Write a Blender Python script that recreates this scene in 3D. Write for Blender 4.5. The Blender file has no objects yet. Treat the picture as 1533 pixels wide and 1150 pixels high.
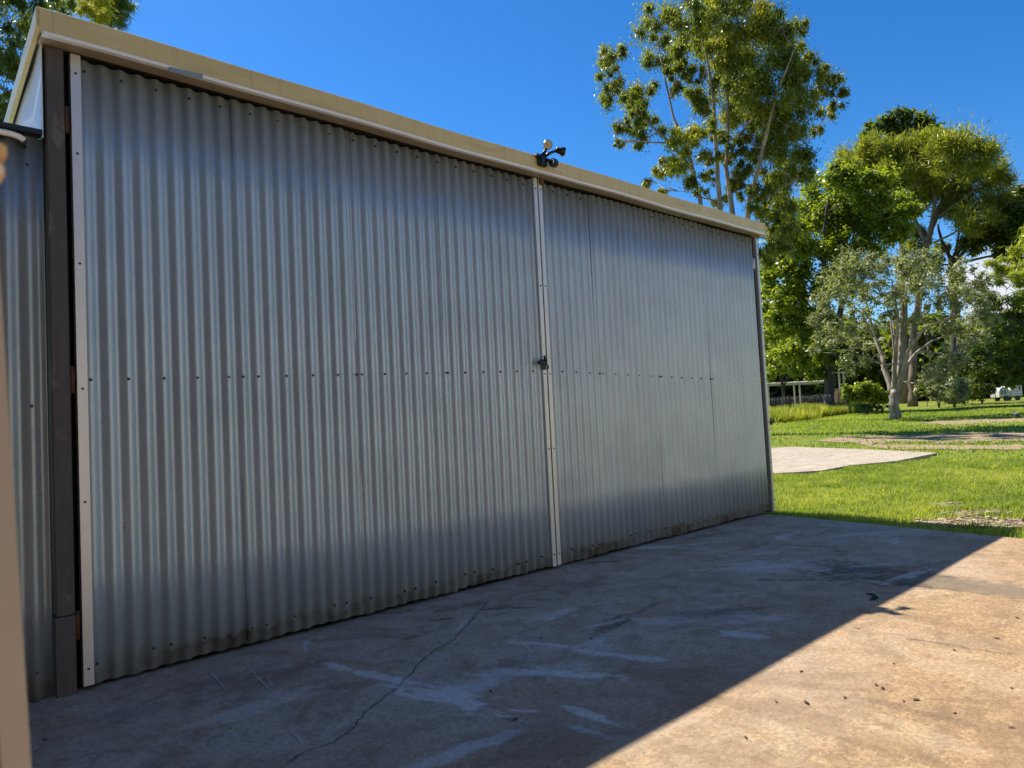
import bpy, bmesh, math, random
import numpy as np
from mathutils import Vector, Matrix

random.seed(7); rng = np.random.default_rng(7)
S = bpy.context.scene
COL = S.collection
R = math.radians

# ------------------------------------------------------------------ camera
CAM = np.array([-0.8372, -3.5892, 1.0731])
YAW, PITCH, ROLL, FPX = 0.75462, 0.04606, -0.04930, 1085.5
def cam_axes():
    f = np.array([math.sin(YAW)*math.cos(PITCH), math.cos(YAW)*math.cos(PITCH), math.sin(PITCH)])
    r = np.array([math.cos(YAW), -math.sin(YAW), 0.0]); u = np.cross(r, f)
    c, s = math.cos(ROLL), math.sin(ROLL)
    return c*r+s*u, -s*r+c*u, f
CR, CU, CF = cam_axes()
cd = bpy.data.cameras.new('camera'); cam = bpy.data.objects.new('camera', cd); COL.objects.link(cam)
cam.matrix_world = Matrix(((CR[0], CU[0], -CF[0], CAM[0]), (CR[1], CU[1], -CF[1], CAM[1]),
                           (CR[2], CU[2], -CF[2], CAM[2]), (0, 0, 0, 1)))
cd.sensor_width = 36.0; cd.lens = 36.0*FPX/1533.0
cd.clip_start = 0.02; cd.clip_end = 3000
cd.dof.use_dof = True; cd.dof.focus_distance = 8.0; cd.dof.aperture_fstop = 6.5
S.camera = cam

# ------------------------------------------------------------------ light
SUN_TRAVEL = Vector((0.075, -0.674, -1.0)).normalized()
w = bpy.data.worlds.new('World'); S.world = w; w.use_nodes = True
nt = w.node_tree; nt.nodes.clear()
sky = nt.nodes.new('ShaderNodeTexSky'); sky.sky_type = 'NISHITA'; sky.sun_disc = False
to_sun = -SUN_TRAVEL
sky.sun_elevation = math.asin(to_sun.z)
sky.sun_rotation = math.atan2(to_sun.x, to_sun.y)
sky.air_density = 1.0; sky.dust_density = 0.2; sky.ozone_density = 6.0; sky.altitude = 0
bg = nt.nodes.new('ShaderNodeBackground'); bg.inputs[1].default_value = 0.057
out = nt.nodes.new('ShaderNodeOutputWorld')
hs = nt.nodes.new('ShaderNodeHueSaturation'); hs.inputs['Saturation'].default_value = 1.20
gm = nt.nodes.new('ShaderNodeGamma'); gm.inputs[1].default_value = 1.18
nt.links.new(sky.outputs[0], gm.inputs[0]); nt.links.new(gm.outputs[0], hs.inputs['Color']); # a bank of white cloud low on the horizon, all the way round
tcw = nt.nodes.new('ShaderNodeTexCoord'); sx = nt.nodes.new('ShaderNodeSeparateXYZ'); nt.links.new(tcw.outputs['Generated'], sx.inputs[0])
mpw = nt.nodes.new('ShaderNodeMapping'); mpw.inputs['Scale'].default_value = (5, 5, 12); nt.links.new(tcw.outputs['Generated'], mpw.inputs[0])
cn = nt.nodes.new('ShaderNodeTexNoise'); cn.inputs['Scale'].default_value = 1; cn.inputs['Detail'].default_value = 6; nt.links.new(mpw.outputs[0], cn.inputs['Vector'])
def wm(op, a, b):
    m = nt.nodes.new('ShaderNodeMath'); m.operation = op; m.use_clamp = op == 'MULTIPLY'
    for k, v in ((0, a), (1, b)):
        if hasattr(v, 'links'): nt.links.new(v, m.inputs[k])
        else: m.inputs[k].default_value = v
    return m.outputs[0]
lowm = nt.nodes.new('ShaderNodeMapRange'); lowm.interpolation_type = 'SMOOTHSTEP'
for k, v in ((1, .24), (2, .13), (3, 0), (4, 1)): lowm.inputs[k].default_value = v
nt.links.new(sx.outputs[2], lowm.inputs[0])
cm = nt.nodes.new('ShaderNodeMapRange'); cm.interpolation_type = 'SMOOTHSTEP'
for k, v in ((1, .42), (2, .58), (3, 0), (4, .9)): cm.inputs[k].default_value = v
nt.links.new(cn.outputs['Fac'], cm.inputs[0])
cmx = nt.nodes.new('ShaderNodeMix'); cmx.data_type = 'RGBA'; nt.links.new(wm('MULTIPLY', lowm.outputs[0], cm.outputs[0]), cmx.inputs[0])
nt.links.new(hs.outputs[0], cmx.inputs[6]); cmx.inputs[7].default_value = (7.5, 7.6, 7.9, 1)
nt.links.new(cmx.outputs[2], bg.inputs[0]); nt.links.new(bg.outputs[0], out.inputs[0])
sl = bpy.data.lights.new('sun', 'SUN'); sl.energy = 4.0; sl.angle = R(0.53); sl.color = (1.0, 0.93, 0.80)
so = bpy.data.objects.new('sun', sl); COL.objects.link(so)
so.rotation_euler = SUN_TRAVEL.to_track_quat('-Z', 'Y').to_euler(); so.location = (0, 10, 20)
S.view_settings.view_transform = 'Standard'; S.view_settings.look = 'None'
S.view_settings.exposure = 1.1; S.view_settings.gamma = 1.0; S.view_settings.use_curve_mapping = False

# ------------------------------------------------------------------ helpers
def ray(px, py):
    return CF + CR*(px-766.5)/FPX + CU*(575-py)/FPX
def at_y(px, py, Y):
    d = ray(px, py); return CAM + d*(Y-CAM[1])/d[1]
def at_d(px, py, D):            # point at horizontal distance D
    d = ray(px, py); return CAM + d*D/math.hypot(d[0], d[1])
def on_slab(px, py, z=0.0):
    d = ray(px, py); return CAM + d*(z-CAM[2])/d[2]
def terrain(x, y):
    r = np.hypot(np.asarray(x, float)-CAM[0], np.asarray(y, float)-CAM[1])
    return -0.045 + 0.0125*np.clip(r-14, 0, 110) + 0.012*np.sin(np.asarray(x)*1.3)*np.sin(np.asarray(y)*1.1+.5)
def ground(px, D):              # terrain point on the bearing of column px
    p = at_d(px, 600, D); return np.array([p[0], p[1], float(terrain(p[0], p[1]))])
def gpt(px, py):                # terrain point under a pixel
    d = ray(px, py); t = 1.0
    for _ in range(4000):
        p = CAM + d*t
        if p[2] <= terrain(p[0], p[1]): break
        t *= 1.003
    return p

def tag(o, label=None, cat=None, group=None, kind=None):
    if label: o['label'] = label
    if cat: o['category'] = cat
    if group: o['group'] = group
    if kind: o['kind'] = kind
    return o
def empty(name, loc=(0, 0, 0), rz=0):
    o = bpy.data.objects.new(name, None); COL.objects.link(o)
    o.location = loc; o.rotation_euler = (0, 0, rz); o.empty_display_size = .2
    return o
def link(name, me, mat, parent=None, smooth=False):
    o = bpy.data.objects.new(name, me); COL.objects.link(o)
    if mat is not None:
        for m in (mat if isinstance(mat, (list, tuple)) else [mat]): me.materials.append(m)
    if smooth: me.polygons.foreach_set('use_smooth', [True]*len(me.polygons))
    if parent is not None:
        o.parent = parent
    return o
def bm_obj(name, bm, mat, parent=None, smooth=False):
    me = bpy.data.meshes.new(name); bm.normal_update(); bm.to_mesh(me); bm.free()
    return link(name, me, mat, parent, smooth)
def add_box(bm, c, s, rot=None, mat=0):
    M = Matrix.Translation(Vector(c)) @ (rot.to_4x4() if rot is not None else Matrix.Identity(4)) @ Matrix.Diagonal((s[0], s[1], s[2], 1))
    v = bmesh.ops.create_cube(bm, size=1.0, matrix=M)['verts']
    for f in {f for x in v for f in x.link_faces}: f.material_index = mat
    return v
def bevel(bm, w, seg=2):
    bmesh.ops.bevel(bm, geom=list(bm.edges), offset=w, segments=seg, affect='EDGES', clamp_overlap=True)
def add_tube(bm, pts, radii, seg=8, cap=True, mat=0):
    pts = [Vector(p) for p in pts]; n = len(pts)
    if not hasattr(radii, '__len__'): radii = [radii]*n
    rings = []; ref = Vector((0.31, 0.17, 0.93))
    for i, p in enumerate(pts):
        t = (pts[min(i+1, n-1)]-pts[max(i-1, 0)]).normalized()
        a = t.cross(ref)
        if a.length < 1e-3: a = t.cross(Vector((1, 0, 0)))
        a.normalize(); b = t.cross(a)
        rings.append([bm.verts.new(p + (a*math.cos(k*2*math.pi/seg)+b*math.sin(k*2*math.pi/seg))*radii[i]) for k in range(seg)])
    for i in range(n-1):
        for k in range(seg):
            f = bm.faces.new((rings[i][k], rings[i][(k+1) % seg], rings[i+1][(k+1) % seg], rings[i+1][k])); f.material_index = mat; f.smooth = True
    if cap:
        f = bm.faces.new(rings[0][::-1]); f.material_index = mat
        f = bm.faces.new(rings[-1]); f.material_index = mat
def add_cyl(bm, p0, p1, r, seg=12, mat=0, r2=None):
    add_tube(bm, [p0, p1], [r, r if r2 is None else r2], seg, True, mat)

# ------------------------------------------------------------------ materials
class Mat:
    def __init__(s, name, rough=.6, metal=0.0, spec=.5):
        s.m = bpy.data.materials.new(name); s.m.use_nodes = True; s.t = s.m.node_tree; s.n = s.t.nodes
        s.b = s.n['Principled BSDF']; s.b.inputs['Roughness'].default_value = rough
        s.b.inputs['Metallic'].default_value = metal; s.b.inputs['Specular IOR Level'].default_value = spec
        s.tc = s.n.new('ShaderNodeTexCoord'); s.co = s.tc.outputs['Object']
    def L(s, a, b): s.t.links.new(a, b)
    def mapping(s, scale=(1, 1, 1), loc=(0, 0, 0), rot=(0, 0, 0), src=None, kind='POINT'):
        m = s.n.new('ShaderNodeMapping'); m.vector_type = kind
        m.inputs['Scale'].default_value = scale; m.inputs['Location'].default_value = loc; m.inputs['Rotation'].default_value = rot
        s.L(src or s.co, m.inputs['Vector']); return m.outputs[0]
    def noise(s, scale, detail=4, rough=.55, src=None, dist=0):
        n = s.n.new('ShaderNodeTexNoise'); n.inputs['Scale'].default_value = scale; n.inputs['Detail'].default_value = detail
        n.inputs['Roughness'].default_value = rough; n.inputs['Distortion'].default_value = dist
        s.L(src or s.co, n.inputs['Vector']); return n.outputs['Fac']
    def ramp(s, fac, stops, interp='LINEAR'):
        r = s.n.new('ShaderNodeValToRGB'); e = r.color_ramp.elements; r.color_ramp.interpolation = interp
        while len(e) < len(stops): e.new(0.5)
        for k, (p, c) in enumerate(stops):
            e[k].position = p; e[k].color = (c, c, c, 1) if not hasattr(c, '__len__') else (*c[:3], 1)
        s.L(fac, r.inputs[0]); return r.outputs[0]
    def mix(s, fac, a, b, mode='MIX'):
        m = s.n.new('ShaderNodeMix'); m.data_type = 'RGBA'; m.blend_type = mode
        for k, v in ((0, fac), (6, a), (7, b)):
            if hasattr(v, 'is_linked') or hasattr(v, 'links'): s.L(v, m.inputs[k])
            elif hasattr(v, '__len__'): m.inputs[k].default_value = (*v[:3], 1)
            else: m.inputs[k].default_value = v
        return m.outputs[2]
    def math(s, op, a, b=None, clamp=False):
        m = s.n.new('ShaderNodeMath'); m.operation = op; m.use_clamp = clamp
        for k, v in ((0, a), (1, b)):
            if v is None: continue
            if hasattr(v, 'links'): s.L(v, m.inputs[k])
            else: m.inputs[k].default_value = v
        return m.outputs[0]
    def sep(s, src=None):
        x = s.n.new('ShaderNodeSeparateXYZ'); s.L(src or s.co, x.inputs[0]); return x.outputs
    def color(s, c):
        if hasattr(c, 'links'): s.L(c, s.b.inputs['Base Color'])
        else: s.b.inputs['Base Color'].default_value = (*c, 1)
        return s
    def rough(s, v): s.L(v, s.b.inputs['Roughness']); return s
    def bump(s, h, strength=.3, dist=.01):
        b = s.n.new('ShaderNodeBump'); b.inputs['Strength'].default_value = strength; b.inputs['Distance'].default_value = dist
        s.L(h, b.inputs['Height']); s.L(b.outputs[0], s.b.inputs['Normal']); return s

def plain(name, c, rough=.6, metal=0, var=.15, scale=8, bump=0):
    M = Mat(name, rough, metal)
    n = M.noise(scale, 5)
    M.color(M.mix(n, tuple(x*(1-var) for x in c), tuple(min(1, x*(1+var)) for x in c)))
    if bump: M.bump(M.noise(scale*6, 4), bump, .004)
    return M.m

def steel_mat(name, base, metal=.85, rough=.40, dirt=True):
    M = Mat(name, rough, metal)
    streak = M.noise(1, 4, .6, M.mapping((22, 6, .55)))
    blotch = M.noise(2.2, 4)
    c = M.mix(streak, tuple(x*.80 for x in base), tuple(x*1.15 for x in base))
    c = M.mix(M.ramp(blotch, [(.42, 0.0), (.7, .45)]), c, tuple(x*.72 for x in base))
    spang = M.n.new('ShaderNodeTexVoronoi'); spang.inputs['Scale'].default_value = 70; M.L(M.co, spang.inputs['Vector'])
    c = M.mix(.05, c, spang.outputs['Color'])
    x, y, z = M.sep()
    if dirt:
        e = M.math('ADD', z, M.math('MULTIPLY', M.noise(1, 5, .65, M.mapping((9, 9, 3))), -.16))
        d = M.math('MULTIPLY', M.ramp(e, [(0.0, .8), (.010, .40), (.035, .10), (.08, 0.0)]), M.ramp(M.noise(2.6, 5, .7), [(.38, .25), (.6, 1.0)]))
        c = M.mix(d, c, (.085, .062, .035))
        # water stains below the eave
        t = M.math('ADD', M.math('MULTIPLY', z, -1), 2.78)
        t = M.math('SUBTRACT', t, M.math('MULTIPLY', M.noise(1, 4, .6, M.mapping((26, 8, 1.2))), .5))
        d2 = M.ramp(t, [(0.0, .30), (.10, .08), (.25, 0.0)])
        c = M.mix(d2, c, (.16, .13, .075))
        mm = M.math('SUBTRACT', metal, M.math('MULTIPLY', M.math('ADD', d, d2), .7), True)
        M.L(mm, M.b.inputs['Metallic'])
    # fine scratches and rusty specks
    c = M.mix(M.ramp(M.noise(1, 5, .75, M.mapping((60, 60, 4), (1, 5, 3), (0, .35, 0))), [(.70, 0.0), (.75, .45)]), c, tuple(min(1, x*1.7) for x in base))
    c = M.mix(M.ramp(M.noise(38, 3, .6), [(.74, 0.0), (.78, .7)]), c, (.13, .07, .035))
    # scuffs
    sc = M.noise(9, 6, .7, M.mapping((1, 1, .35), (3, 1, 2)))
    c = M.mix(M.ramp(sc, [(.68, 0.0), (.74, .35)]), c, tuple(min(1, x*1.5) for x in base))
    M.color(c)
    M.rough(M.math('ADD', M.math('MULTIPLY', M.noise(3, 5), .18), rough-.09))
    M.bump(M.math('ADD', M.noise(1, 3, .5, M.mapping((3, 3, 2.4))), M.math('MULTIPLY', M.noise(7, 4, .6), .25)), .3, .012)
    return M.m
m_steel = steel_mat('galvanised_steel', (.43, .53, .60), .48, .44)
m_steel2 = steel_mat('galvanised_steel_weathered', (.34, .40, .43), .5, .43)
m_trim = plain('pale_steel_trim', (.62, .63, .62), .42, .45, .12, 6)
m_cream = Mat('cream_colorbond', .38)
_n = M0 = m_cream
c0 = M0.mix(M0.noise(3, 5), (.60, .485, .20), (.70, .57, .25))
c0 = M0.mix(M0.ramp(M0.noise(1, 5, .65, M0.mapping((2.2, 2.2, 22))), [(.5, 0.0), (.75, .4)]), c0, (.38, .27, .10))
c0 = M0.mix(M0.ramp(M0.noise(1, 5, .7, M0.mapping((34, 34, 2.5))), [(.55, 0.0), (.72, .45)]), c0, (.30, .21, .09))
c0 = M0.mix(M0.ramp(M0.noise(6, 6, .75), [(.60, 0.0), (.70, .4)]), c0, (.75, .68, .48))
M0.bump(M0.noise(1, 3, .5, M0.mapping((2.5, 2.5, 8))), .25, .02)
M0.color(c0); m_cream = M0.m
m_lip = plain('white_lip', (.88, .86, .82), .35, 0, .06, 5)
m_soffit = plain('soffit_steel', (.36, .29, .20), .5, 0, .2, 4)
m_whitepanel = plain('white_side_panel', (.70, .70, .68), .45, .1, .12, 5)
m_black = plain('black_plastic', (.012, .012, .013), .38, 0, .2, 20)
m_void = plain('dark_void', (.01, .01, .01), .9)  # near-black, paints gaps and openings dark
m_screw = plain('weathered_screw', (.06, .06, .06), .55, .6)
m_rust = plain('rusty_iron', (.12, .06, .035), .8, .2, .4, 30)
M1 = Mat('dark_timber_post', .75)
g = M1.noise(1, 6, .65, M1.mapping((40, 40, 2.2)))
c1 = M1.mix(g, (.052, .049, .049), (.108, .100, .098))
c1 = M1.mix(M1.ramp(M1.noise(3.1, 6, .7, M1.mapping((3, 3, 1))), [(.6, 0.0), (.68, .65)]), c1, (.20, .17, .15))
M1.color(c1).bump(g, .5, .004); m_post = M1.m
m_near = plain('tan_painted_post', (.74, .52, .25), .55, 0, .12, 9, .2)
m_near2 = plain('grey_brown_paint', (.42, .34, .26), .6, 0, .12, 9)
m_glass = Mat('lamp_lens', .12); m_glass.color((.62, .50, .28)); m_glass.b.inputs['Coat Weight'].default_value = .6; m_glass = m_glass.m
m_led = plain('lamp_led_yellow', (.75, .42, .06), .35)
m_silver = plain('silver_reflector', (.75, .75, .75), .25, .9)
m_wire = plain('fence_wire', (.16, .155, .15), .5, .7)
m_paletimber = plain('pale_timber', (.42, .38, .30), .75, 0, .2, 6)
m_lattice = plain('lattice_timber', (.30, .19, .10), .8, 0, .2, 6)
m_trailer = plain('white_trailer_paint', (.72, .72, .70), .5, 0, .08, 3)
m_canvas = plain('pale_canvas', (.55, .53, .50), .85, 0, .2, 4)

def bark(name, a, b, scale=3):
    M = Mat(name, .85)
    g = M.noise(1, 6, .65, M.mapping((scale*3, scale*3, scale*.5)))
    M.color(M.ramp(g, [(.35, a), (.65, b)])).bump(g, .6, .03); return M.m
b_pale = bark('pale_bark', (.15, .12, .095), (.42, .37, .31), 2)
b_paperbark = bark('pink_grey_bark', (.16, .12, .10), (.42, .34, .29), 2)
b_dark = bark('dark_bark', (.035, .028, .022), (.09, .075, .06), 3)
b_brown = bark('brown_bark', (.10, .07, .05), (.24, .18, .13), 3)

def leaf(name, dark, mid, light, trans=.45, rough=.38, spec=.5):
    m = bpy.data.materials.new(name); m.use_nodes = True; t = m.node_tree; N = t.nodes; b = N['Principled BSDF']
    a = N.new('ShaderNodeAttribute'); a.attribute_name = 'tint'
    r = N.new('ShaderNodeValToRGB'); e = r.color_ramp.elements; e.new(.5)
    for k, (p, c) in enumerate(((0, dark), (.5, mid), (1, light))): e[k].position = p; e[k].color = (*c, 1)
    t.links.new(a.outputs['Fac'], r.inputs[0]); t.links.new(r.outputs[0], b.inputs['Base Color'])
    b.inputs['Roughness'].default_value = rough; b.inputs['Specular IOR Level'].default_value = spec
    tr = N.new('ShaderNodeBsdfTranslucent')
    hs = N.new('ShaderNodeMix'); hs.data_type = 'RGBA'; hs.blend_type = 'MULTIPLY'; hs.inputs[0].default_value = 1
    hs.inputs[7].default_value = (1.6, 1.6, .5, 1); t.links.new(r.outputs[0], hs.inputs[6]); t.links.new(hs.outputs[2], tr.inputs[0])
    mx = N.new('ShaderNodeMixShader'); mx.inputs[0].default_value = trans
    t.links.new(b.outputs[0], mx.inputs[1]); t.links.new(tr.outputs[0], mx.inputs[2])
    t.links.new(mx.outputs[0], N['Material Output'].inputs[0]); return m
l_gum = leaf('gum_leaves', (0.062, 0.092, 0.026), (0.15, 0.19, 0.04), (0.38, 0.36, 0.06), .55)
l_bright = leaf('bright_green_leaves', (0.09, 0.14, 0.02), (0.2, 0.26, 0.034), (0.38, 0.41, 0.06), .55)
l_olive = leaf('olive_feathery_leaves', (0.09, 0.115, 0.025), (0.195, 0.22, 0.038), (0.35, 0.36, 0.065), .55)
l_dark = leaf('dark_leaves', (0.042, 0.068, 0.022), (0.09, 0.13, 0.032), (0.18, 0.21, 0.048), .55)
l_grey = leaf('grey_olive_leaves', (.115, .14, .08), (.235, .265, .15), (.43, .44, .28), .36)
l_pine = leaf('pine_needles', (0.065, 0.1, 0.022), (0.16, 0.22, 0.038), (0.36, 0.39, 0.065), .55)
l_wispy = leaf('left_tree_leaves', (0.03, 0.058, 0.016), (0.08, 0.12, 0.028), (0.2, 0.22, 0.042), .55)
l_yellow = leaf('yellow_green_leaves', (0.176, 0.187, 0.022), (0.330, 0.319, 0.033), (0.506, 0.462, 0.050), .5, .5)
l_wood = leaf('far_wood_leaves', (0.05, 0.08, 0.02), (0.14, 0.18, 0.042), (0.34, 0.35, 0.075), .55)
l_grass = leaf('grass_blades', (.10, .155, .028), (.22, .30, .05), (.46, .46, .13), .5, .5, .25)
l_long = leaf('long_grass_blades', (0.13, 0.19, 0.03), (0.27, 0.31, 0.06), (0.48, 0.44, 0.16), .52, .6, .2)

# ------------------------------------------------------------------ ground
def ground_sheet():
    rs = np.concatenate([[0], np.geomspace(1.2, 60, 90), np.geomspace(66, 900, 24)])
    na = 240; V = []; F = []
    for r in rs:
        for k in range(na):
            a = 2*math.pi*k/na; x, y = CAM[0]+r*math.sin(a), CAM[1]+r*math.cos(a)
            V.append((x, y, float(terrain(x, y))))
    for i in range(len(rs)-1):
        for k in range(na):
            F.append((i*na+k, (i+1)*na+k, (i+1)*na+(k+1) % na, i*na+(k+1) % na))
    me = bpy.data.meshes.new('ground'); me.from_pydata(V, [], F); me.update()
    M = Mat('lawn_ground', .95, 0, .1)
    n1 = M.noise(.35, 5, .6); n2 = M.noise(3.5, 6, .7); n3 = M.noise(22, 4, .7)
    c = M.mix(n2, (.12, .18, .022), (.27, .32, .045))
    c = M.mix(M.ramp(n1, [(.45, 0.0), (.65, .55)]), c, (.34, .31, .08))
    c = M.mix(M.ramp(n3, [(.40, .5), (.6, 0.0)]), c, (.07, .085, .015))
    dirt = M.math('MULTIPLY', M.ramp(n1, [(.58, 0.0), (.66, 1.0)]), M.ramp(n2, [(.45, 0.0), (.6, 1.0)]))
    c = M.mix(dirt, c, (.30, .22, .14))
    M.color(c).bump(n3, .8, .05)
    return tag(link('ground', me, M.m, None, True), kind='structure')
ground_sheet()

def dirt_ribbon(name, pix, half, mat, seed):
    """a bare-earth wheel track draped over the lawn, ragged edges"""
    rr = random.Random(seed)
    P = [np.array(gpt(*q)[:2]) for q in pix]
    pts = []
    for i in range(len(P)-1):
        for k in range(10): pts.append(P[i]+(P[i+1]-P[i])*k/10)
    pts.append(P[-1]); V = []; F = []; nx = 7
    for i, p in enumerate(pts):
        t = pts[min(i+1, len(pts)-1)]-pts[max(i-1, 0)]; t = t/np.linalg.norm(t); nrm = np.array([-t[1], t[0]])
        env = min(1, (i+.3)/6, (len(pts)-i)/6)
        l, r = half*env*rr.uniform(.7, 1.25), half*env*rr.uniform(.7, 1.25)
        for k in range(nx):
            q = p+nrm*(-l+(l+r)*k/(nx-1)); V.append((q[0], q[1], float(terrain(*q))+.012))
    for i in range(len(pts)-1):
        for k in range(nx-1): F.append((i*nx+k, i*nx+k+1, (i+1)*nx+k+1, (i+1)*nx+k))
    me = bpy.data.meshes.new(name); me.from_pydata(V, [], F); me.update()
    return tag(link(name, me, mat), kind='structure')
Md = Mat('bare_earth', .95, 0, .1)
cdirt = Md.mix(Md.noise(2.2, 6, .7), (.22, .155, .095), (.42, .32, .21))
cdirt = Md.mix(Md.ramp(Md.noise(5, 6, .75, None, .6), [(.52, 0.0), (.62, .8)]), cdirt, (.13, .16, .03))
Md.color(cdirt).bump(Md.noise(14, 6, .7), .7, .03); m_dirt = Md.m
dirt_ribbon('dirt_track', [(1225, 661), (1310, 657.5), (1420, 655), (1533, 654), (1720, 650)], 1.9, m_dirt, 1)
dirt_ribbon('dirt_track', [(1290, 667), (1420, 671), (1533, 670), (1700, 668)], .62, m_dirt, 2)
dirt_ribbon('dirt_track', [(1380, 634), (1450, 631), (1533, 629), (1700, 622)], 2.3, m_dirt, 3)
dirt_ribbon('bare_patch', [(1385, 789), (1430, 783), (1480, 786), (1560, 790)], .17, m_dirt, 4)

# ------------------------------------------------------------------ concrete
def concrete(name, a, b, stains=(), speck=True):
    M = Mat(name, .78, 0, .3)
    big = M.noise(.8, 6, .62); mid = M.noise(4.5, 7, .7); fine = M.noise(60, 5, .75); grit = M.noise(190, 3, .7)
    c = M.mix(M.ramp(big, [(.32, 0.0), (.68, 1.0)]), a, b)
    c = M.mix(M.ramp(mid, [(.40, .0), (.62, .75)]), c, tuple(x*.60 for x in a))
    c = M.mix(M.ramp(M.noise(13, 6, .72, None, .7), [(.50, 0.0), (.62, .55)]), c, tuple(x*.48 for x in a))
    c = M.mix(M.ramp(M.noise(9, 7, .75, M.mapping((1, 2.2, 1), (9, 2, 0), (0, 0, .5)), 1.0), [(.55, 0.0), (.66, .5)]), c, tuple(min(.62, x*1.35) for x in b))
    c = M.mix(M.ramp(M.noise(2.4, 7, .72, M.mapping((1, 1, 1), (4, 7, 0)), .8), [(.55, 0.0), (.66, .5)]), c, tuple(min(.6, x*1.28) for x in b))
    c = M.mix(M.ramp(fine, [(.38, .75), (.54, 0.0)]), c, tuple(x*.38 for x in a))
    c = M.mix(M.ramp(grit, [(.57, 0.0), (.68, .55)]), c, tuple(min(.7, x*1.6) for x in b))
    if speck:
        v = M.n.new('ShaderNodeTexVoronoi'); v.inputs['Scale'].default_value = 9; v.inputs['Randomness'].default_value = 1; M.L(M.co, v.inputs['Vector'])
        c = M.mix(M.ramp(v.outputs['Distance'], [(.035, .75), (.06, 0.0)]), c, (.05, .04, .03))
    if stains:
        # chalky wear by the doors, paled further to lift the shaded floor, wandering edge
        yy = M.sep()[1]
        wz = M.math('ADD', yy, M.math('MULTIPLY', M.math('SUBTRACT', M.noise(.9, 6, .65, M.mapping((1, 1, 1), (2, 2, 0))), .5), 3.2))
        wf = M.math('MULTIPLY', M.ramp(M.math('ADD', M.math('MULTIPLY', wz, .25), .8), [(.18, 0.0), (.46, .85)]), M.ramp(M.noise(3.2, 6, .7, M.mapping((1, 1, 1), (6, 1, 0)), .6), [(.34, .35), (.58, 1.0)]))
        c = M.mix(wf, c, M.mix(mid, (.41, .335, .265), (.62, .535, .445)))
        c = M.mix(M.ramp(M.noise(42, 6, .78, M.mapping((1, 1.6, 1), (3, 3, 0))), [(.40, .50), (.52, 0.0)]), c, (.18, .125, .085))
        c = M.mix(M.ramp(M.noise(7, 7, .74, M.mapping((1, 1, 1), (8, 1, 0)), .8), [(.50, 0.0), (.64, .55)]), c, (.20, .135, .085))
        c = M.mix(M.ramp(M.noise(30, 5, .75, M.mapping((1, 1.5, 1), (1, 9, 0))), [(.56, 0.0), (.66, .25)]), c, (.66, .56, .43))
        at = M.n.new('ShaderNodeAttribute'); at.attribute_name = 'stain'
        al = M.math('MULTIPLY', at.outputs['Alpha'], M.ramp(fine, [(.30, .35), (.55, 1.0)]))
        al = M.math('MULTIPLY', al, M.ramp(M.noise(26, 5, .75), [(.34, .55), (.52, 1.0)]))
        c = M.mix(al, c, at.outputs['Color'])
    M.color(c)
    h = M.math('ADD', M.math('MULTIPLY', mid, .6), M.math('MULTIPLY', fine, .35))
    M.bump(h, .45, .012); return M.m
WH = (.72, .70, .67); BL = (.64, .66, .67); DK = (.045, .038, .032); BR = (.16, .105, .06); LT = (.52, .43, .31)
def st(px, py, rx, ry, px2, py2, col, s, ns=6, lo=.30, hi=.75):
    p = on_slab(px, py); q = on_slab(px2, py2); a = math.atan2(q[1]-p[1], q[0]-p[0])
    return (p[0], p[1], rx, ry, a, col, s, ns, lo, hi)
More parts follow.
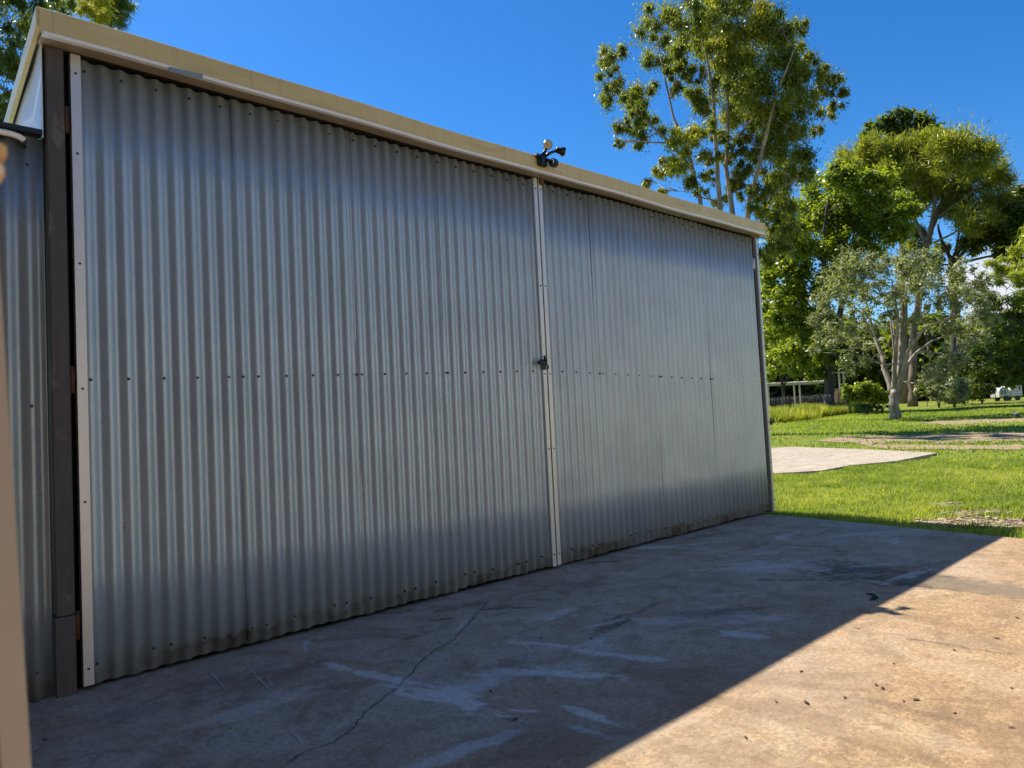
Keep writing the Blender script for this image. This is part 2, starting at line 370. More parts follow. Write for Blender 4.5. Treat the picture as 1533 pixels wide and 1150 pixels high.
STAINS = [
    st(495, 998, .20, .055, 600, 1000, BL, .85, 7), st(560, 1012, .42, .05, 760, 1060, WH, .75, 8), st(660, 1040, .40, .10, 760, 1062, WH, .75, 9),
    st(455, 975, .16, .03, 460, 950, BL, .6, 8), st(700, 905, .16, .05, 760, 900, WH, .6, 7), st(800, 1010, .30, .07, 860, 1012, WH, .75, 7),
    st(880, 975, .45, .045, 960, 985, WH, .6, 9), st(630, 935, .14, .05, 680, 930, BL, .4, 8),
    st(885, 1070, .16, .03, 920, 1080, WH, .7, 8), st(870, 1090, .18, .04, 930, 1110, BL, .6, 8),
    st(980, 820, .42, .08, 1080, 815, BL, .75, 5), st(1060, 806, .35, .06, 1120, 806, BL, .6, 6), st(1180, 802, .25, .04, 1220, 785, WH, .45, 6),
    st(1110, 842, .50, .08, 1200, 840, BL, .5, 6), st(1100, 948, .16, .05, 1120, 950, BL, .6, 5), st(1060, 930, .45, .16, 1120, 930, WH, .35, 7),
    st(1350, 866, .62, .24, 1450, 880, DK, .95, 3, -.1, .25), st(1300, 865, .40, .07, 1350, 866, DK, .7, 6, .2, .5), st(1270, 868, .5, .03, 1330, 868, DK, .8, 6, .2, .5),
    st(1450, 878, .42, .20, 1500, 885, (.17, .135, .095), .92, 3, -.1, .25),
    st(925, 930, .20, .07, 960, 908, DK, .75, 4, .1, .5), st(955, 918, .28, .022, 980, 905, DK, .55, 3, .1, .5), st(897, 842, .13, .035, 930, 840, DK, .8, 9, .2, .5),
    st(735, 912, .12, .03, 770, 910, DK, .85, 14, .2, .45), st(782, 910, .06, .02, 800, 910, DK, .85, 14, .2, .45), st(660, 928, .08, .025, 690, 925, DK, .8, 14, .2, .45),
    st(615, 955, .12, .04, 640, 945, DK, .5, 6), st(1170, 790, .5, .10, 1230, 790, BR, .4, 4), st(1000, 1020, .8, .3, 1060, 1020, BR, .35, 3),
    st(770, 1080, .08, .02, 790, 1085, DK, .7, 14, .2, .45), st(800, 1110, .5, .18, 900, 1100, BR, .4, 4), st(300, 1040, .6, .2, 400, 1010, DK, .28, 4),
    st(1390, 1105, .22, .10, 1430, 1120, LT, .28, 7), st(1480, 1010, .5, .2, 1520, 1020, LT, .28, 4), st(1400, 940, .30, .06, 1450, 950, LT, .28, 5),
    st(1250, 1090, .7, .12, 1350, 1120, BR, .45, 5), st(1350, 1060, .25, .03, 1400, 1072, DK, .35, 7), st(1290, 1035, .4, .05, 1340, 1040, BR, .45, 6),
    st(1100, 1130, .6, .12, 1200, 1150, BR, .4, 5), st(1520, 1120, .3, .2, 1533, 1150, BR, .5, 5), st(1040, 1075, .5, .05, 1100, 1050, LT, .28, 4),
]
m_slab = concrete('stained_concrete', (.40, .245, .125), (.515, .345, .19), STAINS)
def vnoise(q, s, seed):     # cheap value noise
    x = q*s; i = np.floor(x).astype(int); f = x-i; f = f*f*(3-2*f)
    def h(a, b): v = np.sin(a*127.1+b*311.7+seed*74.7)*43758.5453; return v-np.floor(v)
    return (h(i[:, 0], i[:, 1])*(1-f[:, 0])+h(i[:, 0]+1, i[:, 1])*f[:, 0])*(1-f[:, 1])+(h(i[:, 0], i[:, 1]+1)*(1-f[:, 0])+h(i[:, 0]+1, i[:, 1]+1)*f[:, 0])*f[:, 1]
def fbm(q, s, seed, n=5):
    o = 0; a = .5
    for k in range(n): o = o+a*vnoise(q, s*2**k, seed+k*3); a *= .58
    return o/ (sum(.5*.58**k for k in range(n)))
def slab():
    e0, e1 = on_slab(1157, 770.5), on_slab(1522, 805.5); k = (e1[0]-e0[0])/(e1[1]-e0[1])
    ys = np.concatenate([[.12, .02], np.arange(0, -4.4, -.012), np.linspace(-4.5, -15, 22)])
    us = np.concatenate([np.linspace(-5.5, -1.4, 8), np.arange(-1.3, e0[0]-.9, .0135), np.linspace(e0[0]-.9, e0[0], 70)])
    U, Y = np.meshgrid(us, ys); tt = np.clip((U+1.4)/(e0[0]+1.4), 0, 1); X = U+tt*np.where(Y < -.05, (Y-e0[1])*k, 0)
    q = np.column_stack([X.ravel(), Y.ravel()]); nx = len(us); ny = len(ys)
    z = .0025*(fbm(q, 1.3, 3)-.5)*np.clip((-.0-q[:, 1])*8, 0, 1)
    A = np.zeros(len(q)); Cc = np.zeros((len(q), 3)); srr = random.Random(77)
    for k in range(46):      # faint scuffs everywhere on the working part of the floor
        STAINS.append((srr.uniform(.2, 5.4), srr.uniform(-2.0, -.15), srr.uniform(.12, .5), srr.uniform(.03, .12), srr.gauss(-.25, .35), srr.choice((WH, WH, BL, DK, BR, LT)), srr.uniform(.3, .6), srr.uniform(4, 9), .25, .8))
    for n_, (x, y, rx, ry, ang, col, stv, ns, lo, hi) in enumerate(STAINS):
        d = q-np.array([x, y]); m = np.nonzero((np.abs(d) < max(rx, ry)*1.6).all(1))[0]
        if not len(m): continue
        d = d[m]; c_, s_ = math.cos(ang), math.sin(ang)
        r = np.column_stack([d[:, 0]*c_+d[:, 1]*s_, -d[:, 0]*s_+d[:, 1]*c_])
        w = (fbm(r+7*n_, 3.5, 90+n_, 3)-.5)*.9+(fbm(r+3*n_, 28, 40+n_, 4)-.5)*.9
        ln = np.hypot(r[:, 0]/rx, r[:, 1]/ry)+w
        nz = fbm(r*np.array([ns*.7, ns*2.4])+n_*13.7, 1.0, n_, 5)
        f = 1.15-ln+(nz-.5)*2.8
        f = np.clip((f-lo)/(hi-lo), 0, 1)*np.clip((1.3-ln)/.5, 0, 1)*stv
        Cc[m] = Cc[m]*(1-f[:, None])+np.array(col)*f[:, None]; A[m] = A[m]*(1-f)+f
    C4 = np.column_stack([Cc/np.maximum(A, 1e-4)[:, None], A]).astype(np.float32)
    V = np.column_stack([q, z]); idx = np.arange(nx*ny).reshape(ny, nx)
    F = np.stack([idx[:-1, :-1], idx[1:, :-1], idx[1:, 1:], idx[:-1, 1:]], -1).reshape(-1, 4)
    # skirt down the outer edge
    rim = np.concatenate([idx[0, :], idx[1:, -1], idx[-1, -2::-1], idx[-2:0:-1, 0]]); nb = len(V)
    V = np.concatenate([V, np.column_stack([q[rim], np.full(len(rim), -.14)])]); m = len(rim); k_ = np.arange(m)
    SK = np.stack([rim, np.roll(rim, -1), nb+(k_+1) % m, nb+k_], -1)
    F = np.concatenate([F, SK]).astype(np.int32)
    me = bpy.data.meshes.new('concrete_slab'); me.vertices.add(len(V)); me.vertices.foreach_set('co', V.astype(np.float32).ravel())
    me.loops.add(F.size); me.loops.foreach_set('vertex_index', F.ravel())
    me.polygons.add(len(F)); me.polygons.foreach_set('loop_start', np.arange(0, F.size, 4, dtype=np.int32))
    a = me.attributes.new('stain', 'FLOAT_COLOR', 'POINT')
    a.data.foreach_set('color', np.concatenate([C4, np.zeros((m, 4), np.float32)]).ravel()); me.update(calc_edges=True)
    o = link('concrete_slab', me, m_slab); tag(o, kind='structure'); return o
SLAB = slab()
def ribbon(name, pix, width, mat, z, jitter=0, seed=0, taper=True, sub=6):
    rr = random.Random(seed); P = [on_slab(*q)[:2] for q in pix]; pts = []
    for i in range(len(P)-1):
        for k in range(sub):
            q = P[i]+(P[i+1]-P[i])*k/sub; pts.append(q+np.array([rr.uniform(-1, 1), rr.uniform(-1, 1)])*jitter)
    pts.append(P[-1]); V = []; F = []
    for i, p in enumerate(pts):
        t = pts[min(i+1, len(pts)-1)]-pts[max(i-1, 0)]; t = t/max(1e-6, np.linalg.norm(t)); nn = np.array([-t[1], t[0]])
        wd = width*(rr.uniform(.45, 1.3) if jitter else 1)*(min(1, (i+.5)/3, (len(pts)-i-.5)/3) if taper else 1)
        V += [(*(p+nn*wd/2), z), (*(p-nn*wd/2), z)]
    for i in range(len(pts)-1): F.append((2*i, 2*i+1, 2*i+3, 2*i+2))
    me = bpy.data.meshes.new(name); me.from_pydata(V, [], F); me.update()
    return link(name, me, mat, SLAB)
m_crack = plain('crack_dirt', (.02, .016, .013), .95)
m_scratch = plain('pale_scratch', (.46, .45, .43), .8)
ribbon('crack', [(738, 896), (720, 912), (700, 935), (680, 958), (655, 972), (630, 990), (620, 1003), (600, 1025), (570, 1050), (545, 1067), (530, 1090), (500, 1112), (455, 1126), (425, 1147)], .0042, m_crack, .0032, .006, 3)
ribbon('crack', [(1340, 955), (1400, 962), (1470, 975), (1533, 983)], .004, m_crack, .0032, .008, 4)
ribbon('scratch', [(848, 853), (930, 867), (1010, 877), (1090, 883), (1200, 889), (1300, 890)], .007, m_scratch, .0034, .002, 5)
for i, q in enumerate([[(430, 1090), (445, 1105), (455, 1118)], [(475, 1124), (500, 1119)], [(372, 1000), (410, 1040)], [(400, 1015), (412, 1033)], [(310, 1002), (340, 1035)], [(1168, 818), (1190, 803)], [(1160, 824), (1215, 817)]]):
    ribbon('scratch', q, .008, m_scratch, .0034, .002, 10+i)
ribbon('tyre_mark', [(1295, 888), (1308, 891), (1311, 896), (1304, 900)], .03, m_crack, .0033, .004, 30)

# far concrete pad on the lawn
m_pad = concrete('pale_concrete', (.47, .39, .29), (.57, .48, .37), (), False)
def pad():
    P = [on_slab(q[0], q[1], .0) for q in [(1060, 716), (1228, 706), (1272, 698), (1345, 691), (1404, 679), (1290, 673.5), (1150, 668.5), (1040, 667)]]
    bm = bmesh.new(); top = [bm.verts.new((p[0], p[1], .015)) for p in P]; bot = [bm.verts.new((p[0], p[1], -.15)) for p in P]
    bm.faces.new(top); n = len(P)
    for i in range(n): bm.faces.new((top[i], top[(i+1) % n], bot[(i+1) % n], bot[i]))
    bmesh.ops.recalc_face_normals(bm, faces=bm.faces)
    return tag(bm_obj('concrete_pad', bm, m_pad), kind='structure'), P
PAD, PADP = pad()

# ------------------------------------------------------------------ shed
PITCH_C = .0762
def corrugated(name, x0, x1, z0, z1, mat, parent, yb=0.0, phase=0.0, amp=.0105, seed=0, topjit=.004, along='x'):
    """sine-profile steel sheet with real thickness; x0..x1 is its width"""
    rr = random.Random(seed)
    n = max(8, int((x1-x0)/PITCH_C*12)); nz = 7; V = []; F = []
    lean = rr.uniform(-.002, .002)
    for j in range(nz):
        for i in range(n+1):
            x = x0+(x1-x0)*i/n; v = j/(nz-1); z = z0+(z1-z0)*v
            if j == 0: z += .003*math.sin(x*9+seed)+.002*math.sin(x*31)
            y = yb-amp*math.cos(2*math.pi*(x-phase)/PITCH_C) + .0035*math.sin(x*2.1+seed*1.7+v*2.3)*math.sin(v*3.1+seed) + lean*v
            V.append((x, y, z) if along == 'x' else (y, x, z))
    for j in range(nz-1):
        for i in range(n): F.append((j*(n+1)+i, j*(n+1)+i+1, (j+1)*(n+1)+i+1, (j+1)*(n+1)+i))
    me = bpy.data.meshes.new(name); me.from_pydata(V, [], F); me.update()
    o = link(name, me, mat, parent, True)
    s = o.modifiers.new('thickness', 'SOLIDIFY'); s.thickness = .0012; s.offset = 1 if along == 'x' else -1
    return o
def boxpart(name, x0, x1, y0, y1, z0, z1, mat, parent, bv=.003):
    bm = bmesh.new(); add_box(bm, ((x0+x1)/2, (y0+y1)/2, (z0+z1)/2), (x1-x0, y1-y0, z1-z0))
    if bv: bevel(bm, bv, 2)
    return bm_obj(name, bm, mat, parent)
def screw_mesh(name, spots, parent, k=1.0):
    bm = bmesh.new()
    for (x, y, z) in spots:
        add_cyl(bm, (x, y+.004, z), (x, y-.0015, z), .0075*k, 10, r2=.0068*k)   # washer
        add_cyl(bm, (x, y-.0015, z), (x, y-.007, z), .0045*k, 6)
    return tag(bm_obj(name, bm, m_screw, parent), kind='stuff')

shed = empty('shed'); tag(shed, 'large grey corrugated steel shed with double doors and cream fascia', 'shed')
EAVE_Y, LIP_Z, TOP_Z = -.125, 2.782, 2.893
XL, XR = -.195, 6.02
DOOR_T = 2.772
CREST = 2.0*PITCH_C
def door_leaf(x0, x1, laps, seed, ml, mr, screw_row, phase):
    bm = bmesh.new()                                # tube frame behind the sheets
    for x in (x0+.03, x1-.03): add_box(bm, (x, .045, DOOR_T/2+.01), (.05, .04, DOOR_T-.06))
    for z in (.08, 1.36, DOOR_T-.07): add_box(bm, ((x0+x1)/2, .045, z), (x1-x0-.112, .038, .05))
    d = bm_obj('door', bm, m_rust, shed)
    edges = [x0]+laps+[x1]
    for i in range(len(edges)-1):
        a = edges[i]-(.03 if i else 0); b = edges[i+1]
        corrugated('corrugated_sheet', a, b, .018+.004*(i % 2), DOOR_T-.004*((i*2+seed) % 3), m_steel, d, .006+(.0012*i if seed == 1 else -.0016*i), phase, seed=seed*10+i)
    spots = []
    k = 0; x = phase
    while x < x0: x += CREST
    while x < x1-.03:
        if x > x0+.05:
            yy = .006-.0105-(.0008 if seed == 1 else .0030)
            spots += [(x, yy, screw_row(x)), (x+(PITCH_C if k % 3 == 1 else 0), yy, .10+.008*math.sin(x*7)), (x, yy, DOOR_T-.055)]
        x += CREST; k += 1
    for lx in laps: spots.append((lx-.012, -.0075, screw_row(lx)))
    tsp = [(tx, -.0185, z) for tx in ml+mr for z in ((DOOR_T-.08, 2.33, 1.84, 1.29, .80, .09) if tx < 1 else (DOOR_T-.07, 2.0, 1.37, .84, .10))]
    screw_mesh('trim_screws', tsp, d, .78)
    screw_mesh('screws', spots, d)
    return d
ph = math.floor(0)  # crest on the first screw
D1 = door_leaf(-.058, 2.862, [.689, 1.345, 1.999], 1, [-.041], [2.846], lambda x: 1.330+.0215*x, -.005)
D2 = door_leaf(2.878, 5.945, [3.472, 4.252, 5.062], 2, [2.896], [], lambda x: 1.389-.0274*(x-3), 3.040)
def trim(x0, x1, parent):                           # folded flashing along a door edge
    bm = bmesh.new(); z0, z1 = .02, DOOR_T+.006
    add_box(bm, ((x0+x1)/2, -.017, (z0+z1)/2), (x1-x0, .002, z1-z0))
    add_box(bm, (x0+.001, .005, (z0+z1)/2), (.002, .0415, z1-z0-.002))
    add_box(bm, (x1-.001, -.008, (z0+z1)/2), (.002, .0155, z1-z0-.002))
    return bm_obj('edge_trim', bm, m_trim, parent)
trim(-.061, -.021, D1); trim(2.829, 2.864, D1); trim(2.877, 2.913, D2)
boxpart('door_packer', 2.885, 2.925, -.03, -.0195, DOOR_T-.035, DOOR_T+.004, m_rust, D2, .002)
for z in (2.48, 1.33, .28):                          # butt hinges in the dark gap
    bm = bmesh.new(); add_cyl(bm, (-.075, .004, z-.06), (-.075, .004, z+.06), .011, 10)
    add_box(bm, (-.0695, .014, z), (.012, .004, .10)); add_box(bm, (-.084, .016, z+.002), (.012, .004, .085))
    bm_obj('hinge', bm, m_rust, D1)
for z in (2.50, 1.36, .30):
    bm = bmesh.new(); add_cyl(bm, (5.955, -.004, z-.055), (5.955, -.004, z+.055), .011, 10)
    add_box(bm, (5.965, -.008, z), (.03, .004, .10)); bm_obj('hinge', bm, m_trim if z > 2 else m_rust, D2)
def latch():
    z = 1.448; x = 2.805; bm = bmesh.new()
    add_box(bm, (x+.03, -.024, z-.012), (.035, .010, .075)); bevel(bm, .003, 2)
    add_tube(bm, [(x-.055, -.050, z-.002), (x-.03, -.047, z+.001), (x+.02, -.036, z), (x+.045, -.03, z-.004)], [.009, .015, .012, .009], 10)
    add_tube(bm, [(x+.040, -.034, z-.002), (x+.015, -.05, z+.03), (x+.004, -.055, z+.042)], [.008, .008, .010], 10)
    add_tube(bm, [(x+.048, -.032, z-.01), (x+.050, -.045, z-.035), (x+.058, -.030, z-.045)], .006, 8)
    o = bm_obj('latch', bm, m_black, D1); o['label'] = 'black lever latch at the middle of the door edge'
latch()
# jambs and flashings
bm = bmesh.new(); add_box(bm, (-.123, .012, 1.557), (.070, .070, 2.448)); bevel(bm, .004, 2)
add_box(bm, (-.124, .0145, .164), (.073, .072, .330)); post = bm_obj('door_post', bm, m_post, shed)
boxpart('gap_backing', -.157, -.064, .056, .11, .01, 2.78, m_void, shed, 0)  # near-black box that paints the gap beside the post dark
boxpart('door_post', 5.972, 6.006, -.006, .09, .005, 2.78, m_post, shed, .003)
boxpart('corner_flashing', 6.008, 6.052, -.020, .11, .005, 2.785, m_trim, shed, .004)
screw_mesh('screws', [(6.030, -.020, z) for z in (2.6, 2.2, 1.8, 1.33, .9, .5, .12)], shed)
boxpart('dark_backing', -.155, 5.97, .13, .15, .0, 2.86, m_void, shed, 0)  # near-black sheet that paints the interior behind the doors dark
# eave
def extrude_x(name, prof, x0, x1, mat, parent):     # profile in (y,z)
    bm = bmesh.new(); n = 24; rings = []
    for i in range(n+1):
        x = x0+(x1-x0)*i/n; dz = .0035*math.sin(x*2.3)+.002*math.sin(x*5.1+1); dy = .002*math.sin(x*3.3)
        rings.append([bm.verts.new((x, y+dy, z+dz)) for y, z in prof])
    m = len(prof)
    for i in range(n):
        for k in range(m): bm.faces.new((rings[i][k], rings[i][(k+1) % m], rings[i+1][(k+1) % m], rings[i+1][k]))
    bm.faces.new(rings[0][::-1]); bm.faces.new(rings[-1]); bmesh.ops.recalc_face_normals(bm, faces=bm.faces)
    return bm_obj(name, bm, mat, parent)
JX = 2.96
fp = [(EAVE_Y, LIP_Z+.004), (EAVE_Y, TOP_Z-.003), (EAVE_Y+.003, TOP_Z), (EAVE_Y+.05, TOP_Z+.0), (EAVE_Y+.05, TOP_Z-.003), (EAVE_Y+.006, TOP_Z-.004), (EAVE_Y+.004, LIP_Z+.004)]
extrude_x('fascia', fp, XL, JX, m_cream, shed)
extrude_x('fascia', [(y-.0025, z+.001) for y, z in fp], JX-.03, XR, m_cream, shed)
extrude_x('fascia_lip', [(EAVE_Y-.007, LIP_Z-.006), (EAVE_Y-.007, LIP_Z+.009), (EAVE_Y-.003, LIP_Z+.009), (EAVE_Y+.022, LIP_Z-.001), (EAVE_Y+.022, LIP_Z-.005)], XL+.01, XR-.004, m_lip, shed)
extrude_x('soffit', [(EAVE_Y+.0245, LIP_Z-.001), (-.004, LIP_Z+.006), (-.004, LIP_Z+.012), (EAVE_Y+.0245, LIP_Z+.006)], XL+.012, XR-.01, m_soffit, shed)
extrude_x('head_flashing', [(-.002, DOOR_T+.012), (.12, DOOR_T+.012), (.12, DOOR_T+.03), (-.002, DOOR_T+.024)], -.15, 5.97, m_void, shed)
boxpart('fascia_end', XR-.002, XR+.006, EAVE_Y-.006, EAVE_Y+.11, LIP_Z-.02, TOP_Z-.004, m_trim, shed, .002)
bm = bmesh.new(); add_box(bm, (.395, EAVE_Y-.0095, LIP_Z-.004), (.155, .003, .024), Matrix.Rotation(R(-3.5), 3, 'Y')); bevel(bm, .001, 1)
bm_obj('lip_patch', bm, m_steel2, shed)['label'] = 'blue grey patch where the white lip has peeled back'
# roof falls towards the back
SL = -math.tan(R(15.5)); DEPTH = 6.0
def roof_z(y): return TOP_Z-.012+SL*(y-(EAVE_Y+.02))
def roof():
    n = int((XR-XL-.02)/PITCH_C*8); V = []; F = []
    for j, y in enumerate((EAVE_Y+.055, DEPTH+.1)):
        for i in range(n+1):
            x = XL+.012+(XR-XL-.024)*i/n; V.append((x, y, roof_z(y)-.012+.008*math.cos(2*math.pi*x/PITCH_C)))
    for i in range(n): F.append((i, i+1, n+2+i, n+1+i))
    me = bpy.data.meshes.new('roof'); me.from_pydata(V, [], F); me.update()
    o = link('roof', me, m_steel2, shed, True); s = o.modifiers.new('thickness', 'SOLIDIFY'); s.thickness = .002
roof()
def sloped(name, x0, x1, y0, y1, h, off, mat):
    bm = bmesh.new(); vs = []
    for x in (x0, x1):
        for y, in ((y0,), (y1,)):
            for hh in (off-h, off): vs.append(bm.verts.new((x, y, roof_z(y)+hh)))
    for q in ((0, 1, 3, 2), (4, 6, 7, 5), (0, 4, 5, 1), (2, 3, 7, 6), (1, 5, 7, 3), (0, 2, 6, 4)): bm.faces.new([vs[k] for k in q])
    bmesh.ops.recalc_face_normals(bm, faces=bm.faces); bevel(bm, .003, 2)
    return bm_obj(name, bm, mat, shed)
sloped('barge_board', XL-.010, XL+.008, EAVE_Y+.004, DEPTH+.12, .085, .012, m_cream)
sloped('barge_board', XR-.012, XR+.008, EAVE_Y+.12, DEPTH+.12, .085, .012, m_cream)
def end_wall(x, mat, name, zb):
    ys = np.linspace(-.02, DEPTH, 30); bm = bmesh.new(); a = []; b = []
    for k, y in enumerate(ys):
        xx = x+.004*math.sin(y*9); a.append((bm.verts.new((xx, y, zb)), bm.verts.new((xx, y, roof_z(y)-.05)))); b.append((bm.verts.new((xx+.004, y, zb)), bm.verts.new((xx+.004, y, roof_z(y)-.05))))
    for i in range(len(ys)-1):
        for s in (a, b): bm.faces.new((s[i][0], s[i+1][0], s[i+1][1], s[i][1]))
    bm.faces.new((a[0][0], b[0][0], b[0][1], a[0][1])); bmesh.ops.recalc_face_normals(bm, faces=bm.faces)
    return bm_obj(name, bm, mat, shed)
end_wall(-.172, m_whitepanel, 'side_panel', 2.37)
corrugated('side_wall', .12, DEPTH, .01, 1.25, m_steel2, shed, 6.035, 0, seed=51, along='y')
end_wall(6.026, m_steel2, 'side_wall', .01)
boxpart('back_wall', -.16, 6.02, DEPTH-.02, DEPTH, 0, 1.2, m_steel2, shed, 0)

# ------------------------------------------------------------------ lean-to at the left
lean = empty('lean_to', (0, 0, 0)); tag(lean, 'lower corrugated steel lean-to joined to the left end of the shed', 'lean-to')
LZ = 2.385
for i, (a, b) in enumerate(((-.905, -.166), (-1.67, -.895), (-2.43, -1.66))):
    corrugated('corrugated_sheet', a, b, .006, LZ-.012, m_steel2, lean, .016-.0028*(i % 2), -.225, seed=70+i)
screw_mesh('screws', [(x, .016-.0105, z) for x in (-.225, -.377, -.53, -.682) for z in (2.25, 1.22, .12)], lean)
boxpart('roof_edge', -2.5, -.176, -.045, .012, LZ-.01, LZ+.012, m_black, lean, .002)
boxpart('roof', -2.5, -.178, .014, 4.0, LZ-.006, LZ+.010, m_steel2, lean, 0)
boxpart('side_wall', -2.5, -2.47, .03, 4.0, .0, LZ-.01, m_steel2, lean, 0)
p0, p1, p2, p3 = at_y(-60, 190, -.03), at_y(0, 196, -.035), at_y(22, 199, -.03), at_y(35, 209, -.012)
pp = []
for k in range(22):
    t = k/21; pp.append((1-t)**3*p0+3*(1-t)**2*t*p1+3*(1-t)*t*t*p2+t**3*p3)
bm = bmesh.new(); add_tube(bm, pp, [.0125+.0012*(k % 2) for k in range(22)], 10)
bm_obj('conduit', bm, m_lip, lean)['label'] = 'pale flexible conduit bending into the wall under the roof edge'
bm = bmesh.new(); add_tube(bm, [p3, p3+np.array([.006, .012, -.03])], [.009, .007], 8); bm_obj('cable', bm, m_black, lean)

# ------------------------------------------------------------------ floodlight on the fascia
fl = empty('floodlight', tuple(at_y(809, 242, EAVE_Y))); fl.scale = (.9, .9, .9); tag(fl, 'black twin-head security floodlight with motion sensor on the fascia edge', 'floodlight')
Fy = -.012
def P(dx, dy, dz): return (dx, dy, dz)
bm = bmesh.new(); add_box(bm, (0, -.022, .0), (.085, .040, .095)); bevel(bm, .012, 3)
add_box(bm, (-.045, -.016, .030), (.05, .028, .022), Matrix.Rotation(R(18), 3, 'Y')); bm_obj('mount', bm, m_black, fl)
def head(c, d, name):
    c = Vector(c); d = Vector(d).normalized(); bm = bmesh.new()
    add_tube(bm, [c-d*.062, c-d*.058, c-d*.02, c-d*.002, c+d*.008], [.012, .022, .026, .037, .037], 20)
    h = bm_obj(name, bm, m_black, fl)
    bm = bmesh.new(); add_tube(bm, [c+d*.0085, c+d*.012], [.032, .030], 20); bm_obj('lens', bm, m_glass, h)
    bm = bmesh.new(); add_tube(bm, [c+d*.0125, c+d*.015], [.014, .012], 14); bm_obj('led', bm, m_led, h)
    bm = bmesh.new(); add_tube(bm, [c+d*.0085, c+d*.0125], [.0365, .0345], 20, False); bm_obj('rim', bm, m_silver, h)
hd1 = Vector((-.55, -.80, -.12)); head((.012, -.075, .112), hd1, 'lamp_head')
head((.165, -.09, .088), (.93, -.30, -.10), 'lamp_head')
bm = bmesh.new()
add_tube(bm, [(0, -.03, .04), (.012, -.05, .075), (.03, -.035, .098)], [.016, .013, .011], 10)
add_tube(bm, [(.02, -.03, .035), (.05, -.06, .06), (.112, -.075, .09)], [.014, .012, .010], 10); bm_obj('arm', bm, m_black, fl)
bm = bmesh.new(); add_box(bm, (.085, -.062, -.012), (.075, .06, .062)); bevel(bm, .016, 3)
add_cyl(bm, (.05, -.05, .0), (.03, -.04, .01), .014, 10); bm_obj('motion_sensor', bm, m_black, fl)
bm = bmesh.new(); add_tube(bm, [(.045, -.088, .015), (.052, -.09, -.012), (.050, -.085, -.03)], .005, 8); bm_obj('sensor_bracket', bm, m_silver, fl)

# ------------------------------------------------------------------ near post beside the camera
npz = CAM+ray(31, 1150)*.56; npu = CAM+ray(-4, 600)*.56
ax_ = (npu-npz)/np.linalg.norm(npu-npz); foot = npz-ax_*(npz[2]/ax_[2])
ver = empty('verandah', tuple(foot)); tag(ver, 'tan verandah post very close and out of focus at the left edge, with added unseen roof and wall', 'verandah')
qt = Vector((0, 0, 1)).rotation_difference(Vector(ax_)).to_matrix()
def vpart(name, c, sz, mat, rot=None, bv=.006, par=None):
    bm = bmesh.new(); add_box(bm, c, sz, rot)
    if bv: bevel(bm, bv, 2)
    return bm_obj(name, bm, mat, par or ver)
rz = qt @ Matrix.Rotation(R(-38), 3, 'Z')
vpart('post', tuple(qt @ Vector((-.0485, .028, 1.23))), (.09, .09, 2.46), m_near, rz)
vpart('cover_strip', tuple(qt @ Vector((-.010, -.018, 1.229))), (.012, .040, 2.45), m_near2, rz, .002)
q = CAM+ray(-29, 228)*.56-foot; q2 = CAM+ray(-32, 258)*.56-foot
bm = bmesh.new(); add_box(bm, tuple(q), (.030, .03, .012), None, 0); add_box(bm, tuple(q2), (.030, .03, .012), None, 1); add_box(bm, tuple((q+q2)/2), (.014, .02, .008), None, 2)
bevel(bm, .002, 2); bm_obj('bracket', bm, [m_near, m_lip, m_black], ver)
m_wall = plain('brown_brick_paint', (.16, .11, .08), .85, 0, .25, 7, .3)
m_vroof = plain('dark_roof_underside', (.16, .15, .14), .7, 0, .15, 5)
F_ = np.array(foot)
def W(x, y, z): return (x-F_[0], y-F_[1], z)
vpart('beam', W(-.97, -5.2, 2.53), (.07, 8.4, .14), m_near)  # beam, posts, roof and wall from here are added unseen, to darken the left
for y in (-6.2, -9.2): vpart('post', W(-.97, y, 1.23), (.09, .09, 2.46), m_near)
vpart('roof', W(-2.75, -5.1, 2.66), (3.9, 8.8, .05), m_vroof, Matrix.Rotation(R(3), 3, 'Y'), 0)
vpart('shade_wall', W(-4.5, -5.1, 1.30), (.2, 8.4, 2.55), m_wall, None, 0)
for y in (-3.2, -7.0):
    o = vpart('window', W(-4.385, y, 1.45), (.03, 1.5, 1.1), m_void, None, 0)
    vpart('sill', W(-4.37, y, .86), (.09, 1.6, .05), m_near, None, .004, o)

# added unseen building: pale sunlit wall bounces warm light into the shade
fill_house = empty('fill_house', (5.9, -7.5, 0)); tag(fill_house, 'added pale building out of view behind the photographer, bounces light into the shade', 'fill_house')
m_render = plain('pale_render', (.72, .66, .56), .8, 0, .08, 2.5, .25)
def hpart(name, c, sz, mat, par=None, rot=None, bv=0):
    bm = bmesh.new(); add_box(bm, c, sz, rot)
    if bv: bevel(bm, bv, 2)
    return bm_obj(name, bm, mat, par or fill_house)
hpart('wall', (0, -.12, 1.68), (13.0, .24, 3.40), m_render)
hpart('wall', (-6.38, -3.25, 1.68), (.24, 6.0, 3.40), m_render); hpart('wall', (6.38, -3.25, 1.68), (.24, 6.0, 3.40), m_render)
hpart('roof', (0, -1.55, 3.86), (13.6, 3.6, .09), m_vroof, None, Matrix.Rotation(R(14), 3, 'X').inverted() if False else Matrix.Rotation(R(-14), 3, 'X'))
hpart('gutter', (0, .13, 3.40), (13.4, .11, .10), m_cream, None, None, .012)
for x in (-3.6, 3.6):
    f = hpart('window', (x, .008, 1.75), (1.7, .06, 1.2), m_trim, None, None, .006); hpart('pane', (x-.41, .040, 1.75), (.74, .012, 1.06), m_void, f); hpart('pane', (x+.41, .040, 1.75), (.74, .012, 1.06), m_void, f); hpart('sill', (x, .06, 1.11), (1.84, .12, .05), m_trim, f, None, .006)
dr = hpart('door', (.2, .006, 1.03), (.90, .05, 2.05), m_near, None, None, .006); hpart('handle', (.55, .05, 1.02), (.12, .03, .025), m_silver, dr, None, .004)

